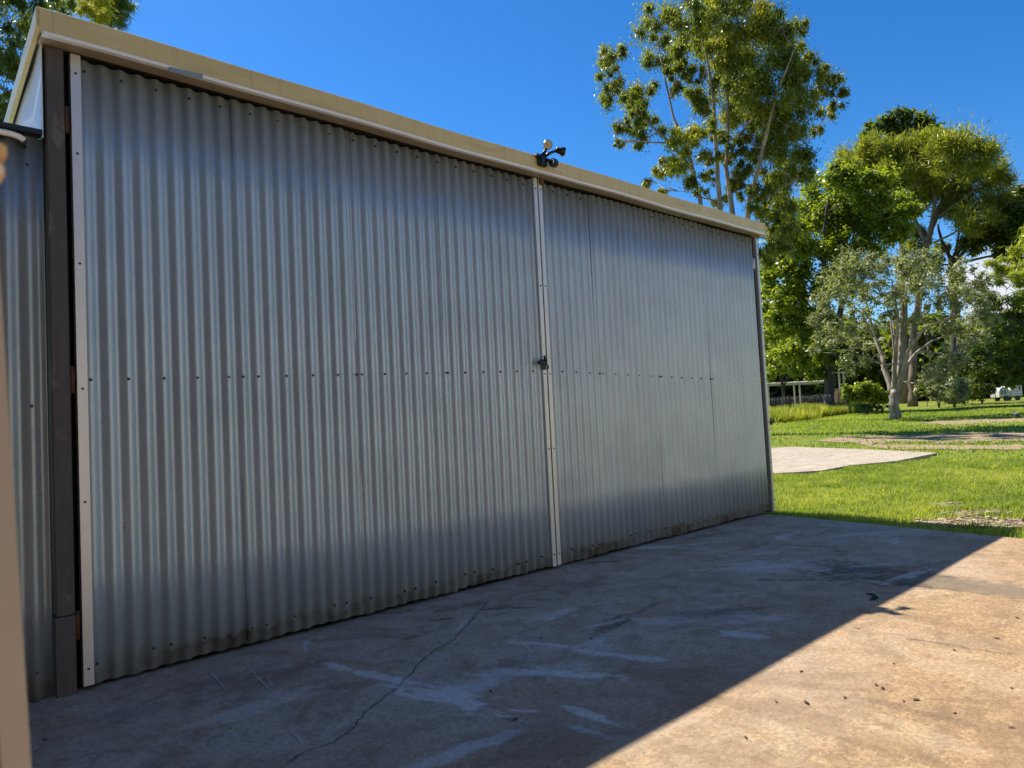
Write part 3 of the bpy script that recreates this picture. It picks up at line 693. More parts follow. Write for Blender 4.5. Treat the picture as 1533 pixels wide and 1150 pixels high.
# ------------------------------------------------------------------ vegetation helpers
def leaf_mesh(name, pos, axis, side, length, width, tint, mat, parent):
    """one rhombus leaf per position; axis/side are unit vectors"""
    n = len(pos); L = length[:, None]; W = width[:, None]
    fold = np.cross(axis, side)
    v0 = pos; v1 = pos+axis*L*.45+side*W*.5+fold*W*.18; v2 = pos+axis*L; v3 = pos+axis*L*.45-side*W*.5+fold*W*.18
    V = np.stack([v0, v1, v2, v3], 1).reshape(-1, 3).astype(np.float32)
    me = bpy.data.meshes.new(name); me.vertices.add(4*n); me.vertices.foreach_set('co', V.ravel())
    me.loops.add(4*n); me.loops.foreach_set('vertex_index', np.arange(4*n, dtype=np.int32))
    me.polygons.add(n); me.polygons.foreach_set('loop_start', np.arange(0, 4*n, 4, dtype=np.int32))
    at = me.attributes.new('tint', 'FLOAT', 'FACE'); at.data.foreach_set('value', np.clip(tint, 0, 1).astype(np.float32))
    me.update(calc_edges=True)
    return link(name, me, mat, parent)
def unit(v): return v/np.maximum(1e-9, np.linalg.norm(v, axis=-1, keepdims=True))
def crown(clumps, per, style, llen, lwid, tbias=None):
    """clumps: (centre, radius). returns arrays; leaves sit round sub-clumps so the crown has lit and dark masses with gaps"""
    PO = []; AX = []; SD = []; LE = []; WI = []; TI = []
    for (c, r, tb) in clumps:
        r = r*1.12; ns = max(7, int(11*min(2.2, r)))
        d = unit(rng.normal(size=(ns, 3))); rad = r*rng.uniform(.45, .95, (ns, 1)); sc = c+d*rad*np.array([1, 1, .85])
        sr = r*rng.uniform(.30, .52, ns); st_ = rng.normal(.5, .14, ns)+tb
        m = max(20, int(per*r*r*2.6))
        which = rng.integers(0, ns, m)
        dd = unit(rng.normal(size=(m, 3))); rr = np.abs(rng.normal(0, .62, (m, 1)))+.05*rng.random((m, 1))
        off = dd*rr*sr[which][:, None]
        if style == 'hang': off[:, 2] = off[:, 2]*1.15-.25*sr[which]
        if style == 'shelf': off[:, 2] *= .45
        p = sc[which]+off
        if style == 'hang':
            a = unit(rng.normal(size=(m, 3))*np.array([.55, .55, .35])+np.array([0, 0, -.75])); s = unit(np.cross(a, rng.normal(size=(m, 3))))
        elif style == 'feather':
            a = unit(dd*.8+rng.normal(size=(m, 3))*.5+np.array([0, 0, .35])); s = unit(np.cross(a, rng.normal(size=(m, 3))))
        else:
            nrm = unit(dd*.6+np.array([0, 0, .75])+rng.normal(size=(m, 3))*.55)
            a = unit(np.cross(nrm, rng.normal(size=(m, 3)))+np.array([0, 0, -.25])); s = unit(np.cross(nrm, a))
        PO.append(p); AX.append(a); SD.append(s)
        LE.append(llen*rng.uniform(.6, 1.35, m)); WI.append(lwid*rng.uniform(.65, 1.3, m))
        TI.append(st_[which]+rng.normal(0, .16, m))
    return [np.concatenate(x) for x in (PO, AX, SD, LE, WI, TI)]
def limb_nodes(polys, r0):
    """polys: list of polylines (list of np points). first point of each is the fork"""
    nodes = []
    for poly in polys:
        for p in poly: nodes.append(np.array(p))
    return nodes
def curve_pts(a, b, n, sag, rr):
    a = np.array(a); b = np.array(b); L = np.linalg.norm(b-a); o = []
    j = np.array([rr.uniform(-1, 1) for _ in range(3)])*L*.10
    for k in range(n+1):
        t = k/n; o.append(a+(b-a)*t+j*math.sin(math.pi*t)+np.array([0, 0, sag*L])*math.sin(math.pi*t))
    return o
def make_tree(name, label, cat, base, trunk_polys, clumps, per, style, llen, lwid, leafm, barkm, group=None, twig=.012, seg=8, subtwigs=2, seed=0, fl=1.0):
    """trunk_polys: [(points, r0, r1)] world points; clumps: [(centre, radius, tint_bias)]"""
    rr = random.Random(seed)
    root = empty(name, tuple(base)); tag(root, label, cat, group)
    B = np.array(base); bm = bmesh.new(); nodes = []
    for pts, r0, r1 in trunk_polys:
        fine = []
        for i in range(len(pts)-1):
            for k in range(4):
                t = k/4; q = np.array(pts[i])*(1-t)+np.array(pts[i+1])*t
                fine.append(q+np.array([rr.uniform(-1, 1), rr.uniform(-1, 1), 0])*r0*.22*(0 if i+k == 0 else 1))
        fine.append(np.array(pts[-1])); n = len(fine)
        rad = [r0+(r1-r0)*i/(n-1) for i in range(n)]
        if pts[0][2] < B[2]+.3:
            for i in range(min(3, n)): rad[i] *= (1.22, 1.08, 1.02)[i]
        add_tube(bm, [q-B for q in fine], rad, seg)
        for q, r_ in zip(fine[2:], rad[2:]): nodes.append((q, r_))
    # boughs out to the clumps
    for c, r, tb in sorted(clumps, key=lambda k: k[0][2]):
        best = min(nodes, key=lambda nd: np.linalg.norm(nd[0]-c)+max(0, nd[0][2]-c[2]+.3*r)*2.0)
        L = np.linalg.norm(best[0]-c); rb = min(best[1]*.6, .012*L+twig*1.6)
        cp = curve_pts(best[0], c, 5, -.04, rr)
        add_tube(bm, [q-B for q in cp], [rb+(twig-rb)*i/5 for i in range(6)], 6)
        for q, k in zip(cp[2:], range(4)): nodes.append((q, rb+(twig-rb)*(k+2)/5))
        for _ in range(subtwigs):
            e = c+np.array([rr.gauss(0, 1), rr.gauss(0, 1), rr.gauss(.2, 1)])*r*.55
            add_tube(bm, [q-B for q in curve_pts(cp[3], e, 3, .0, rr)], [twig, twig*.75, twig*.5, twig*.3], 5)
    bm_obj('trunk', bm, barkm, root)
    a = crown(clumps, per, style, llen, lwid)
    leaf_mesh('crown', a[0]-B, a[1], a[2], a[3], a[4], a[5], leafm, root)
    return root
def CL(D, lst, spread, seed, fat=1.0):
    rr = random.Random(seed); o = []
    for e in lst:
        px, py, rp = e[:3]; tb = e[3] if len(e) > 3 else 0
        r = rp*D/FPX*fat; o.append((at_d(px, py, D+rr.uniform(-spread, spread)), r, tb))
    return o
def PL(D, pix, dd=0): return [at_d(px, py, D+dd*i) for i, (px, py) in enumerate(pix)]

# ------------------------------------------------------------------ trees
# tall gum behind the shed
D = 25.0
b = ground(1112, D)
gum = [(915, 76, 22), (912, 134, 24), (905, 105, 18), (933, 183, 18), (925, 212, 9), (936, 150, 20), (960, 134, 25), (970, 190, 26), (955, 165, 20), (991, 33, 30), (982, 70, 30), (1005, 85, 22), (960, 215, 10),
       (1049, 12, 30), (1035, 35, 25), (1067, 55, 35), (1073, 82, 30, .12), (1079, 125, 28, .2), (1085, 167, 28, .2), (1030, 205, 24, .1), (1027, 237, 24, .12), (1040, 262, 17), (991, 256, 17, .15), (972, 271, 10, .3), (993, 283, 8, .3), (1000, 240, 12, .1),
       (1119, 18, 38), (1090, -15, 40), (1040, -25, 30), (1134, 61, 42), (1152, 100, 38), (1134, 134, 33), (1164, 165, 36), (1170, 205, 33), (1192, 243, 24), (1210, 255, 13), (1143, 228, 26), (1110, 262, 18), (1150, 262, 20), (1175, 258, 20),
       (1189, 46, 22), (1192, 65, 15), (1165, 30, 25), (1219, 103, 18), (1246, 122, 18), (1253, 146, 15), (1237, 167, 14), (1204, 146, 20), (1222, 192, 10), (1225, 130, 14), (1195, 110, 22), (1185, 195, 18),
       (1167, 289, 24), (1176, 315, 22), (1160, 325, 18), (1043, 107, 18), (1030, 146, 14), (1055, 189, 18), (1015, 130, 14), (1100, 215, 16), (1060, 235, 14), (1110, 100, 30), (1120, 180, 22), (1165, 350, 20), (1185, 340, 16), (1155, 375, 18), (1175, 370, 16), (1105, 150, 26), (1095, 70, 30), (1125, 215, 20), (1080, 205, 14), (1110, 130, 26), (1055, 150, 20), (1150, 190, 24), (1020, 60, 22), (1085, 235, 12), (1128, 285, 14), (1050, 285, 10), (1012, 105, 16), (1185, 150, 20), (1200, 85, 16), (1100, 285, 14), (1076, 300, 11), (1132, 308, 16), (1148, 292, 18), (1062, 262, 12), (1118, 245, 16)]
T = [(PL(D, [(1112, 650), (1112, 520), (1112, 420)]), .36, .27),
     (PL(D, [(1112, 420), (1098, 330), (1087, 250), (1090, 180), (1088, 60)]), .11, .03),
     (PL(D, [(1110, 430), (1078, 315), (1072, 220), (1066, 130), (1048, 40)], -.4), .10, .025),
     (PL(D, [(1108, 440), (1050, 312), (1034, 240), (1008, 175), (985, 70)], .3), .09, .022),
     (PL(D, [(1112, 410), (1122, 300), (1143, 220), (1160, 150), (1190, 70)], -.5), .10, .022),
     (PL(D, [(1113, 425), (1140, 330), (1165, 270), (1185, 230)], .5), .08, .02),
     (PL(D, [(1090, 240), (1105, 205), (1130, 175)], -.3), .07, .03), (PL(D, [(1040, 260), (1005, 215), (965, 180), (925, 130)], .2), .07, .02)]
T[0][0][0] = b
make_tree('gum_tree', 'tall open-crowned gum tree rising behind the shed roof', 'tree', b, T, CL(D, gum, 2.2, 1, .98), 2600, 'hang', .13, .038, l_gum, b_paperbark, seed=1, subtwigs=4)

# bright round-leaved tree
D = 46.0; b = ground(1240, D)
fig = [(1205, 320, 30), (1235, 285, 28), (1262, 272, 26), (1310, 285, 26), (1345, 310, 22), (1290, 320, 32), (1240, 330, 32), (1200, 372, 32), (1165, 385, 25), (1250, 372, 28), (1300, 362, 26), (1340, 345, 18), (1175, 425, 30), (1215, 425, 28), (1150, 440, 22),
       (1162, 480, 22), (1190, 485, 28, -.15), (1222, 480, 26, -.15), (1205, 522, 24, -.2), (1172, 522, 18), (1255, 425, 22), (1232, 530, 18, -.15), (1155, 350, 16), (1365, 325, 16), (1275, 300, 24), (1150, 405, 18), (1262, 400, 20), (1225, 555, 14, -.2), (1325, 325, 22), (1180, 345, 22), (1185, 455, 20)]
T = [(PL(D, [(1240, 620), (1241, 570), (1243, 520)]), .31, .25), (PL(D, [(1243, 522), (1238, 450), (1230, 370), (1240, 300)], -.3), .22, .06), (PL(D, [(1244, 520), (1265, 440), (1290, 370), (1310, 310)], .4), .2, .05), (PL(D, [(1243, 525), (1205, 460), (1190, 400), (1205, 340)], .4), .17, .05), (PL(D, [(1292, 372), (1300, 350), (1305, 335)]), .08, .04)]
T[0][0][0] = b
make_tree('shade_tree', 'bright green dense leafy tree with a dark straight trunk right of the shed', 'tree', b, T, CL(D, fig, 2.0, 2), 800, 'broad', .23, .13, l_bright, b_dark, seed=2, twig=.03)

# feathery olive tree behind
D = 60.0; b = ground(1366, 52); D2_ = 60.0
fea = [(1265, 258, 22), (1290, 238, 26), (1320, 226, 26), (1350, 235, 26), (1385, 225, 30), (1420, 228, 30), (1455, 240, 26), (1480, 262, 20), (1500, 272, 12), (1340, 265, 24), (1380, 262, 28), (1420, 270, 28), (1460, 285, 28), (1488, 308, 20), (1430, 308, 22), (1455, 330, 20), (1405, 290, 18), (1300, 265, 22), (1372, 300, 16), (1385, 350, 14), (1368, 375, 14), (1372, 410, 16)]
D = 56.0
T = [(PL(D, [(1366, 610), (1366, 560), (1368, 500), (1378, 420), (1392, 350)]), .29, .18), (PL(D, [(1392, 352), (1405, 310), (1425, 275), (1455, 245)], .3), .18, .05), (PL(D, [(1390, 360), (1400, 300), (1390, 240)], -.4), .16, .05), (PL(D, [(1388, 370), (1360, 310), (1320, 240)], .4), .16, .05), (PL(D, [(1398, 330), (1440, 300), (1475, 270)], -.3), .12, .04), (PL(D, [(1412, 300), (1432, 268), (1440, 250)], -.3), .08, .03)]
b = ground(1366, D); T[0][0][0] = b
make_tree('wattle_tree', 'tall feathery olive green tree with a brown trunk behind the pale-barked tree', 'tree', b, T, CL(D, fea, 2.5, 3), 640, 'feather', .38, .055, l_olive, b_brown, seed=3, twig=.03, subtwigs=3)

# dark topmost crown
D = 68.0; b = ground(1350, D)
top = [(1320, 192, 16), (1345, 183, 18), (1365, 190, 18), (1393, 197, 13), (1304, 202, 11), (1340, 205, 18), (1375, 207, 18), (1330, 225, 20), (1370, 230, 20), (1350, 250, 22), (1300, 225, 14), (1400, 215, 12)]
T = [([b]+PL(D, [(1352, 480), (1350, 300), (1348, 200)]), .42, .1)]
make_tree('fig_tree', 'dark rounded tree top highest behind the feathery olive tree', 'tree', b, T, CL(D, top, 2.0, 4), 300, 'broad', .40, .22, l_dark, b_brown, seed=4, twig=.04)

# leafy tree with forked limbs against the low sky
D = 58.0; b = ground(1428, D)
frk = [(1470, 330, 24), (1495, 345, 22), (1515, 315, 22), (1530, 300, 22), (1480, 365, 18), (1525, 345, 24), (1550, 325, 30), (1450, 365, 14), (1500, 375, 16), (1545, 370, 26), (1408, 375, 12), (1395, 392, 10)]
T = [([b]+PL(D, [(1430, 500), (1428, 430), (1424, 385)]), .34, .24), (PL(D, [(1424, 388), (1410, 360), (1404, 335)]), .14, .06), (PL(D, [(1424, 390), (1450, 355), (1475, 335)], .3), .17, .06), (PL(D, [(1425, 395), (1470, 350), (1520, 320)], -.5), .14, .05), (PL(D, [(1430, 380), (1436, 350), (1434, 320)]), .09, .04)]
make_tree('forked_tree', 'dark green spreading tree with bare forked limbs against the low sky at right', 'tree', b, T, CL(D, frk, 2.0, 5), 420, 'broad', .32, .15, l_dark, b_dark, seed=5, twig=.03, subtwigs=4)

# pine with flat shelves at the right edge
D = 44.0; b = ground(1556, D)
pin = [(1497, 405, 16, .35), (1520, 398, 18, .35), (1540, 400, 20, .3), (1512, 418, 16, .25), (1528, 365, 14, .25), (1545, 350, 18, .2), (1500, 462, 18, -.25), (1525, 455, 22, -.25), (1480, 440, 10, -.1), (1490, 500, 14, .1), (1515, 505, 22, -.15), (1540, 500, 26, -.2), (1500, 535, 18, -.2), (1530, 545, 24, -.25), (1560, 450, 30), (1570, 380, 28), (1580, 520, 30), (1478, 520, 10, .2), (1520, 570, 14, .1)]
T = [([b]+PL(D, [(1556, 520), (1557, 420), (1560, 330)]), .38, .12), (PL(D, [(1556, 440), (1530, 425), (1500, 412)]), .10, .03), (PL(D, [(1556, 500), (1520, 478), (1495, 470)]), .10, .03), (PL(D, [(1556, 545), (1520, 530), (1490, 510)]), .10, .03)]
make_tree('pine_tree', 'pine with flat yellow-green shelves of needles at the right edge', 'tree', b, T, CL(D, pin, 1.6, 6), 620, 'shelf', .28, .05, l_pine, b_dark, seed=6, twig=.025, subtwigs=3)

# pale-barked multi-stemmed tree on the lawn
D = 34.0; b = ground(1338, D)
pal = [(1270, 400, 22), (1300, 388, 22), (1330, 395, 22), (1360, 390, 20), (1395, 392, 22), (1420, 410, 22), (1245, 440, 22), (1280, 440, 24), (1320, 440, 24), (1360, 440, 24), (1400, 445, 24), (1440, 450, 22), (1462, 440, 18), (1235, 475, 18), (1265, 480, 22), (1298, 478, 16), (1420, 485, 22), (1450, 490, 22), (1466, 465, 16), (1250, 508, 17), (1280, 515, 17), (1430, 525, 16), (1455, 515, 14), (1270, 543, 15), (1300, 540, 12), (1395, 550, 14), (1290, 418, 22), (1345, 418, 22), (1380, 420, 22), (1376, 475, 14), (1228, 500, 12), (1335, 470, 16), (1310, 405, 18), (1412, 560, 12), (1440, 545, 12), (1225, 450, 14), (1218, 480, 10), (1240, 415, 14), (1470, 420, 14), (1478, 450, 14), (1480, 480, 12), (1475, 500, 12), (1445, 425, 18), (1262, 385, 14), (1440, 400, 14), (1222, 525, 9)]
T = [([b]+PL(D, [(1338, 604), (1339, 585)]), 0.211, 0.187), (PL(D, [(1336, 590), (1326, 560), (1319, 530), (1308, 500), (1298, 460), (1285, 425)], .3), 0.133, 0.030), (PL(D, [(1338, 588), (1339, 545), (1343, 510), (1344, 470), (1335, 420)], -.3), 0.109, 0.030), (PL(D, [(1341, 588), (1349, 540), (1349, 500), (1354, 450), (1360, 405)], .2), 0.117, 0.030),
     (PL(D, [(1342, 590), (1353, 548), (1362, 520), (1385, 490), (1412, 480)], -.4), 0.109, 0.034), (PL(D, [(1344, 585), (1357, 548), (1371, 529), (1396, 510), (1424, 500)], .3), 0.094, 0.025), (PL(D, [(1362, 520), (1366, 490), (1372, 460), (1390, 420)], .3), 0.062, 0.021),
     (PL(D, [(1371, 529), (1388, 527), (1398, 534), (1402, 545)], 0), 0.035, 0.010), (PL(D, [(1388, 527), (1392, 536), (1397, 548)], 0), 0.023, 0.009), (PL(D, [(1400, 538), (1409, 547)], 0), 0.031, 0.017), (PL(D, [(1319, 530), (1310, 532), (1302, 542)], 0), 0.023, 0.007), (PL(D, [(1308, 505), (1290, 470), (1262, 445)], .2), 0.055, 0.017), (PL(D, [(1312, 520), (1280, 522), (1250, 528)], -.2), 0.031, 0.010)]
make_tree('pale_barked_tree', 'pale-barked tree with several spreading stems and sparse grey-olive leaves on the lawn', 'tree', b, T, CL(D, pal, 2.2, 7, 1.0), 520, 'broad', .145, .065, l_grey, b_pale, seed=7, twig=.014, subtwigs=6)

# young tree beyond the fence, beside the shed corner
D = 52.0; b = ground(1172, D)
ygt = [(1150, 500, 16), (1165, 520, 14, .1), (1180, 545, 13, .25), (1160, 550, 14, .2), (1195, 555, 12), (1148, 535, 12), (1175, 490, 16), (1205, 540, 12), (1145, 565, 10, .1), (1140, 470, 18), (1165, 455, 16)]
T = [([b]+PL(D, [(1172, 580), (1166, 545), (1160, 500)]), .14, .05), (PL(D, [(1172, 582), (1185, 550), (1195, 530)]), .07, .03), (PL(D, [(1168, 560), (1150, 525), (1140, 500)]), .06, .02)]
make_tree('young_tree', 'small yellow-green tree beside the shed corner, in front of the timber frame', 'tree', b, T, CL(D, ygt, 1.5, 8), 430, 'broad', .24, .12, l_bright, b_dark, seed=8, twig=.02)

# trees behind the left end
D = 19.0; b = ground(-40, D)
lft = [(8, 18, 26), (50, 6, 22), (8, 85, 22), (35, 48, 17), (18, 142, 22), (42, 118, 12), (78, 0, 16), (-25, 60, 40), (-30, 150, 40), (-20, -45, 50), (50, -45, 38), (30, 90, 12), (60, 30, 12, .1), (-10, 185, 20), (35, 165, 9, .1), (95, 12, 10), (-60, 10, 50), (40, 148, 9, .2)]
T = [([b]+PL(D, [(-38, 420), (-30, 250), (-25, 120), (-10, -20)]), .26, .07), (PL(D, [(-32, 230), (10, 165), (40, 110), (70, 40)], .2), .09, .02), (PL(D, [(-35, 270), (0, 215), (40, 175), (60, 150)], -.2), .07, .015), (PL(D, [(-28, 140), (20, 70), (50, 0)], .2), .07, .02)]
make_tree('needle_tree', 'dark fine-leaved tree seen past the left end of the shed roof', 'tree', b, T, CL(D, lft, 1.3, 9), 1500, 'hang', .15, .026, l_wispy, b_dark, seed=9, subtwigs=4)
D = 23.0; b = ground(150, D)
lf2 = [(175, 12, 18), (186, 24, 10), (165, -30, 28), (120, -35, 28), (190, 2, 12), (160, -5, 16), (105, -12, 18), (178, 30, 9)]
yel = [(132, 4, 15, 0), (150, 16, 14, 0), (146, -4, 13, 0), (128, 14, 9, 0), (155, 24, 7, 0)]
T = [([b]+PL(D, [(150, 300), (150, 120), (148, -20)]), .24, .07), (PL(D, [(150, 100), (165, 40), (178, 0)]), .07, .02)]
t2 = make_tree('wispy_tree', 'weeping green tree with a yellow-green tip above the left of the shed roof', 'tree', b, T, CL(D, lf2, 1.0, 10), 1600, 'hang', .22, .022, l_wispy, b_dark, seed=10, subtwigs=3)
a = crown(CL(D-1.5, yel, .6, 11), 1500, 'hang', .20, .024)
leaf_mesh('crown', a[0]-np.array(b), a[1], a[2], a[3], a[4], a[5], l_yellow, t2)['label'] = 'yellow-green young foliage at the front of the crown'

# unseen trees added behind and left of the photographer, for dark reflections in the doors
def back_tree(x, y, h, r, seed, lab):
    rr = random.Random(seed); b = np.array([x, y, float(terrain(x, y))]); T = [([b, b+np.array([.1, .1, h*.3]), b+np.array([.2, -.1, h*.55])], .25, .12)]
    cl = [(b+np.array([rr.gauss(0, 1)*r*.6, rr.gauss(0, 1)*r*.6, h*rr.uniform(.22, .92)]), r*rr.uniform(.45, .7), rr.gauss(0, .1)) for _ in range(16)]
    make_tree('added_tree', lab, 'tree', b, T, cl, 60, 'broad', .42, .24, l_dark, b_dark, seed=seed, twig=.03, subtwigs=0)
back_tree(-7.5, -8.0, 7.5, 2.6, 31, 'added dark tree behind the photographer nearest the lean-to')
back_tree(-11.5, -2.5, 8.5, 3.0, 32, 'added dark tree left of the lean-to, out past the slab')
back_tree(-6.0, -14.0, 8.0, 3.0, 33, 'added dark tree behind the photographer across the slab')
back_tree(1.0, -21.0, 8.0, 3.4, 34, 'added dark tree straight behind the photographer')
back_tree(9.0, -24.0, 7.5, 3.2, 35, 'added dark tree behind the photographer furthest right')

# ------------------------------------------------------------------ shrubs
def shrub(name, label, px, D, lst, per, ll, lw, lm, seed, style='broad', spread=.5):
    b = ground(px, D)
    T = [([b, b+np.array([.05, .02, .35])], .05, .03), ([b, b+np.array([-.12, .05, .4])], .04, .02), ([b, b+np.array([.15, -.08, .4])], .04, .02)]
    T = [(([p[0], (p[0]+p[1])/2, p[1]]), r0, r1) for p, r0, r1 in T]
    return make_tree(name, label, 'shrub', b, T, CL(D, lst, spread, seed), per, style, ll, lw, lm, b_dark, seed=seed, twig=.012, subtwigs=1)
shrub('leafy_shrub', 'bright large-leaved shrub under the trees between the dark trunk and pale tree', 1297, 42, [(1275, 583, 9), (1290, 580, 10), (1305, 582, 10), (1320, 586, 9), (1283, 594, 9), (1300, 595, 10), (1318, 597, 8), (1270, 592, 6), (1330, 592, 6)], 1100, .17, .11, l_bright, 21)
shrub('dark_shrub', 'broad dark shrub behind the lawn left of the white trailer', 1470, 54, [(1443, 560, 17), (1463, 550, 18), (1486, 552, 14), (1450, 585, 15), (1468, 582, 15), (1436, 590, 12), (1482, 582, 8), (1465, 535, 16), (1488, 535, 14)], 420, .22, .11, l_dark, 22, spread=1.0)
shrub('mixed_shrub', 'loose olive shrub right of the pale tree trunk', 1405, 50, [(1392, 565, 13), (1410, 572, 13), (1425, 580, 11), (1398, 588, 12), (1415, 592, 10), (1385, 580, 10), (1435, 570, 10)], 480, .20, .09, l_grey, 23, spread=.8)
shrub('low_shrub', 'low dark shrub at the foot of the dark-trunked tree', 1320, 43.5, [(1300, 606, 6), (1315, 607, 6), (1326, 604, 6), (1288, 607, 5)], 900, .13, .07, l_dark, 24, spread=.4)
shrub('fern_shrub', 'pale grey-green fern-like shrub among dark growth near the lawn edge', 1428, 47, [(1432, 582, 5, .2), (1440, 576, 5, .3), (1425, 590, 5, .2), (1438, 592, 5), (1446, 584, 4)], 1200, .35, .06, l_grey, 25, 'feather', .3)
shrub('fence_shrub', 'small green shrub in the long grass by the fence below the shed corner', 1152, 33, [(1145, 640, 6), (1156, 642, 5), (1165, 640, 4), (1150, 634, 5)], 1700, .12, .05, l_bright, 26, spread=.3)
shrub('grassy_bush', 'rounded pale bush in the long grass beside the dark trunk', 1212, 40, [(1212, 620, 7), (1220, 622, 6), (1204, 621, 6)], 1500, .13, .05, l_bright, 27, spread=.3)

# far wood closing the view, one mass nobody could count
def far_wood():
    cl = []
    for _ in range(560):
        px = rng.uniform(1000, 1900); D = rng.uniform(74, 105); h = rng.uniform(0, 1)**1.3
        g0 = ground(px, D); top = 8.5 if px < 1330 else 6.5
        cl.append((g0+np.array([0, 0, .6+h*top]), rng.uniform(1.3, 2.4), rng.normal(-.05, .16)))
    a = crown(cl, 30, 'broad', .80, .42)
    o = leaf_mesh('far_wood', *a[:6], l_wood, None); tag(o, kind='stuff'); o['label'] = 'dense far wood closing the view behind the fence'; o['category'] = 'wood'
    bm = bmesh.new()
    for _ in range(70):
        px = rng.uniform(1000, 1800); D = rng.uniform(72, 90); g0 = ground(px, D); q = rng.normal(0, .5, 2)
        add_tube(bm, [g0, g0+np.array([q[0], q[1], 4]), g0+np.array([q[0]*2.2, q[1]*2, 8])], [.16, .12, .06], 6)
    o = bm_obj('far_trunks', bm, b_brown); tag(o, 'slim far trunks standing in the wood behind the fence', 'trunks', None, 'stuff')
far_wood()

# ------------------------------------------------------------------ grass
def blades(name, xy, h, wd, lean, tint, mat, base=None):
    n = len(xy); z = terrain(xy[:, 0], xy[:, 1]) if base is None else base
    p = np.column_stack([xy, z-.01]); a = rng.uniform(0, 2*np.pi, n); d = np.column_stack([np.cos(a), np.sin(a), np.zeros(n)])
    s = np.column_stack([-np.sin(a), np.cos(a), np.zeros(n)])*(wd/2)[:, None]
    la = (h*lean*rng.uniform(.2, 1.0, n))[:, None]; up = np.column_stack([np.zeros(n), np.zeros(n), h])
    v = [p-s, p+s, p+up*.55+d*la*.35+s*.8, p+up*.55+d*la*.35-s*.8, p+up*.98+d*la]
    V = np.stack(v, 1).reshape(-1, 3).astype(np.float32)
    me = bpy.data.meshes.new(name); me.vertices.add(5*n); me.vertices.foreach_set('co', V.ravel())
    i = np.arange(n)[:, None]*5; idx = np.concatenate([i+0, i+1, i+2, i+3, i+3, i+2, i+4], 1).astype(np.int32)
    me.loops.add(7*n); me.loops.foreach_set('vertex_index', idx.ravel())
    st_ = (np.arange(n)[:, None]*7+np.array([0, 4])).ravel().astype(np.int32)
    me.polygons.add(2*n); me.polygons.foreach_set('loop_start', st_)
    at = me.attributes.new('tint', 'FLOAT', 'FACE'); at.data.foreach_set('value', np.repeat(np.clip(tint, 0, 1), 2).astype(np.float32))
    me.update(calc_edges=True); o = link(name, me, mat); return o
def pix_poly(P):  # point in polygon (world xy)
    P = np.array([p[:2] for p in P])
    def f(q):
        ins = np.zeros(len(q), bool); j = len(P)-1
        for i in range(len(P)):
            c = ((P[i, 1] > q[:, 1]) != (P[j, 1] > q[:, 1])) & (q[:, 0] < (P[j, 0]-P[i, 0])*(q[:, 1]-P[i, 1])/(P[j, 1]-P[i, 1]+1e-12)+P[i, 0]); ins ^= c; j = i
        return ins
    return f
in_pad = pix_poly(PADP)
e0, e1 = on_slab(1157, 770.5), on_slab(1522, 805.5)
def keep(q):
    sx = e0[0]+(e1[0]-e0[0])*(q[:, 1]-e0[1])/(e1[1]-e0[1])
    k = (q[:, 0] > np.where(q[:, 1] > -.1, 6.06, sx+.015)) & ~in_pad(q)
    return k
bare = [(np.array(gpt(px, py)[:2]), rx) for px, py, rx in [(1400, 786, .16), (1430, 784, .22), (1460, 783, .25), (1490, 785, .28), (1520, 786, .25), (1550, 788, .3), (1415, 758, .14), (1440, 770, .18), (1480, 768, .16)]]
def patch_density(q):
    d = np.ones(len(q))
    for c, r_ in bare: d *= 1-.92*np.exp(-((q-c)**2).sum(1)/(r_*r_))
    return d
def polar(n, r0, r1, pa, pb):
    A = [math.atan2(*(at_d(p, 600, 10)-CAM)[:2]) for p in (pa, pb)]
    r = np.sqrt(rng.uniform(r0*r0, r1*r1, n)); a = rng.uniform(A[0], A[1], n)
    return np.column_stack([CAM[0]+r*np.sin(a), CAM[1]+r*np.cos(a)])
q = polar(190000, 6.6, 14.5, 1120, 1640); q = q[keep(q)]
q = q[rng.random(len(q)) < patch_density(q)*(.45+.55*vnoise(q, 1.6, 3))]
n1 = vnoise(q, 1.1, 1); n2 = vnoise(q, 4.0, 2)
o = blades('grass', q, (.03+.06*n2*rng.uniform(.4, 1.3, len(q))+.05*(vnoise(q, 2.3, 13) > .80)*rng.random(len(q))), rng.uniform(.004, .009, len(q)), .9, .34+.42*n1+.35*(n2-.5)+.35*(vnoise(q, 9, 12) > .82)+rng.normal(0, .22, len(q)), l_grass)
tag(o, 'short bright green lawn grass between the slab and the pale pad', 'grass', None, 'stuff')
q = polar(90000, 14.0, 48, 1100, 1700); q = q[keep(q)]
def off_track(q):
    k = np.ones(len(q))
    for pix, hw in (([(1225, 661), (1310, 657.5), (1420, 655), (1533, 654), (1720, 650)], 1.7), ([(1290, 667), (1420, 671), (1533, 670), (1700, 668)], .55), ([(1380, 634), (1450, 631), (1533, 629), (1700, 622)], 2.0)):
        W = [np.array(gpt(*p)[:2]) for p in pix]
        for i in range(len(W)-1):
            ab = W[i+1]-W[i]; t = np.clip(((q-W[i])@ab)/(ab@ab), 0, 1); d = np.linalg.norm(q-(W[i]+t[:, None]*ab), axis=1)
            k = np.minimum(k, np.clip((d-hw*.45)/(hw*.6), .10, 1))
    return k
q = q[rng.random(len(q)) < off_track(q)*(.4+.6*vnoise(q, .7, 5))]
n1 = vnoise(q, .45, 6); rr_ = np.linalg.norm(q-CAM[:2], axis=1)
o = blades('grass', q, rng.uniform(.04, .09, len(q)), (.010+.0007*rr_)*rng.uniform(.7, 1.3, len(q)), 1.0, .25+.45*n1+rng.normal(0, .14, len(q)), l_grass)
tag(o, 'mown lawn grass beyond the pale concrete pad', 'grass', None, 'stuff')
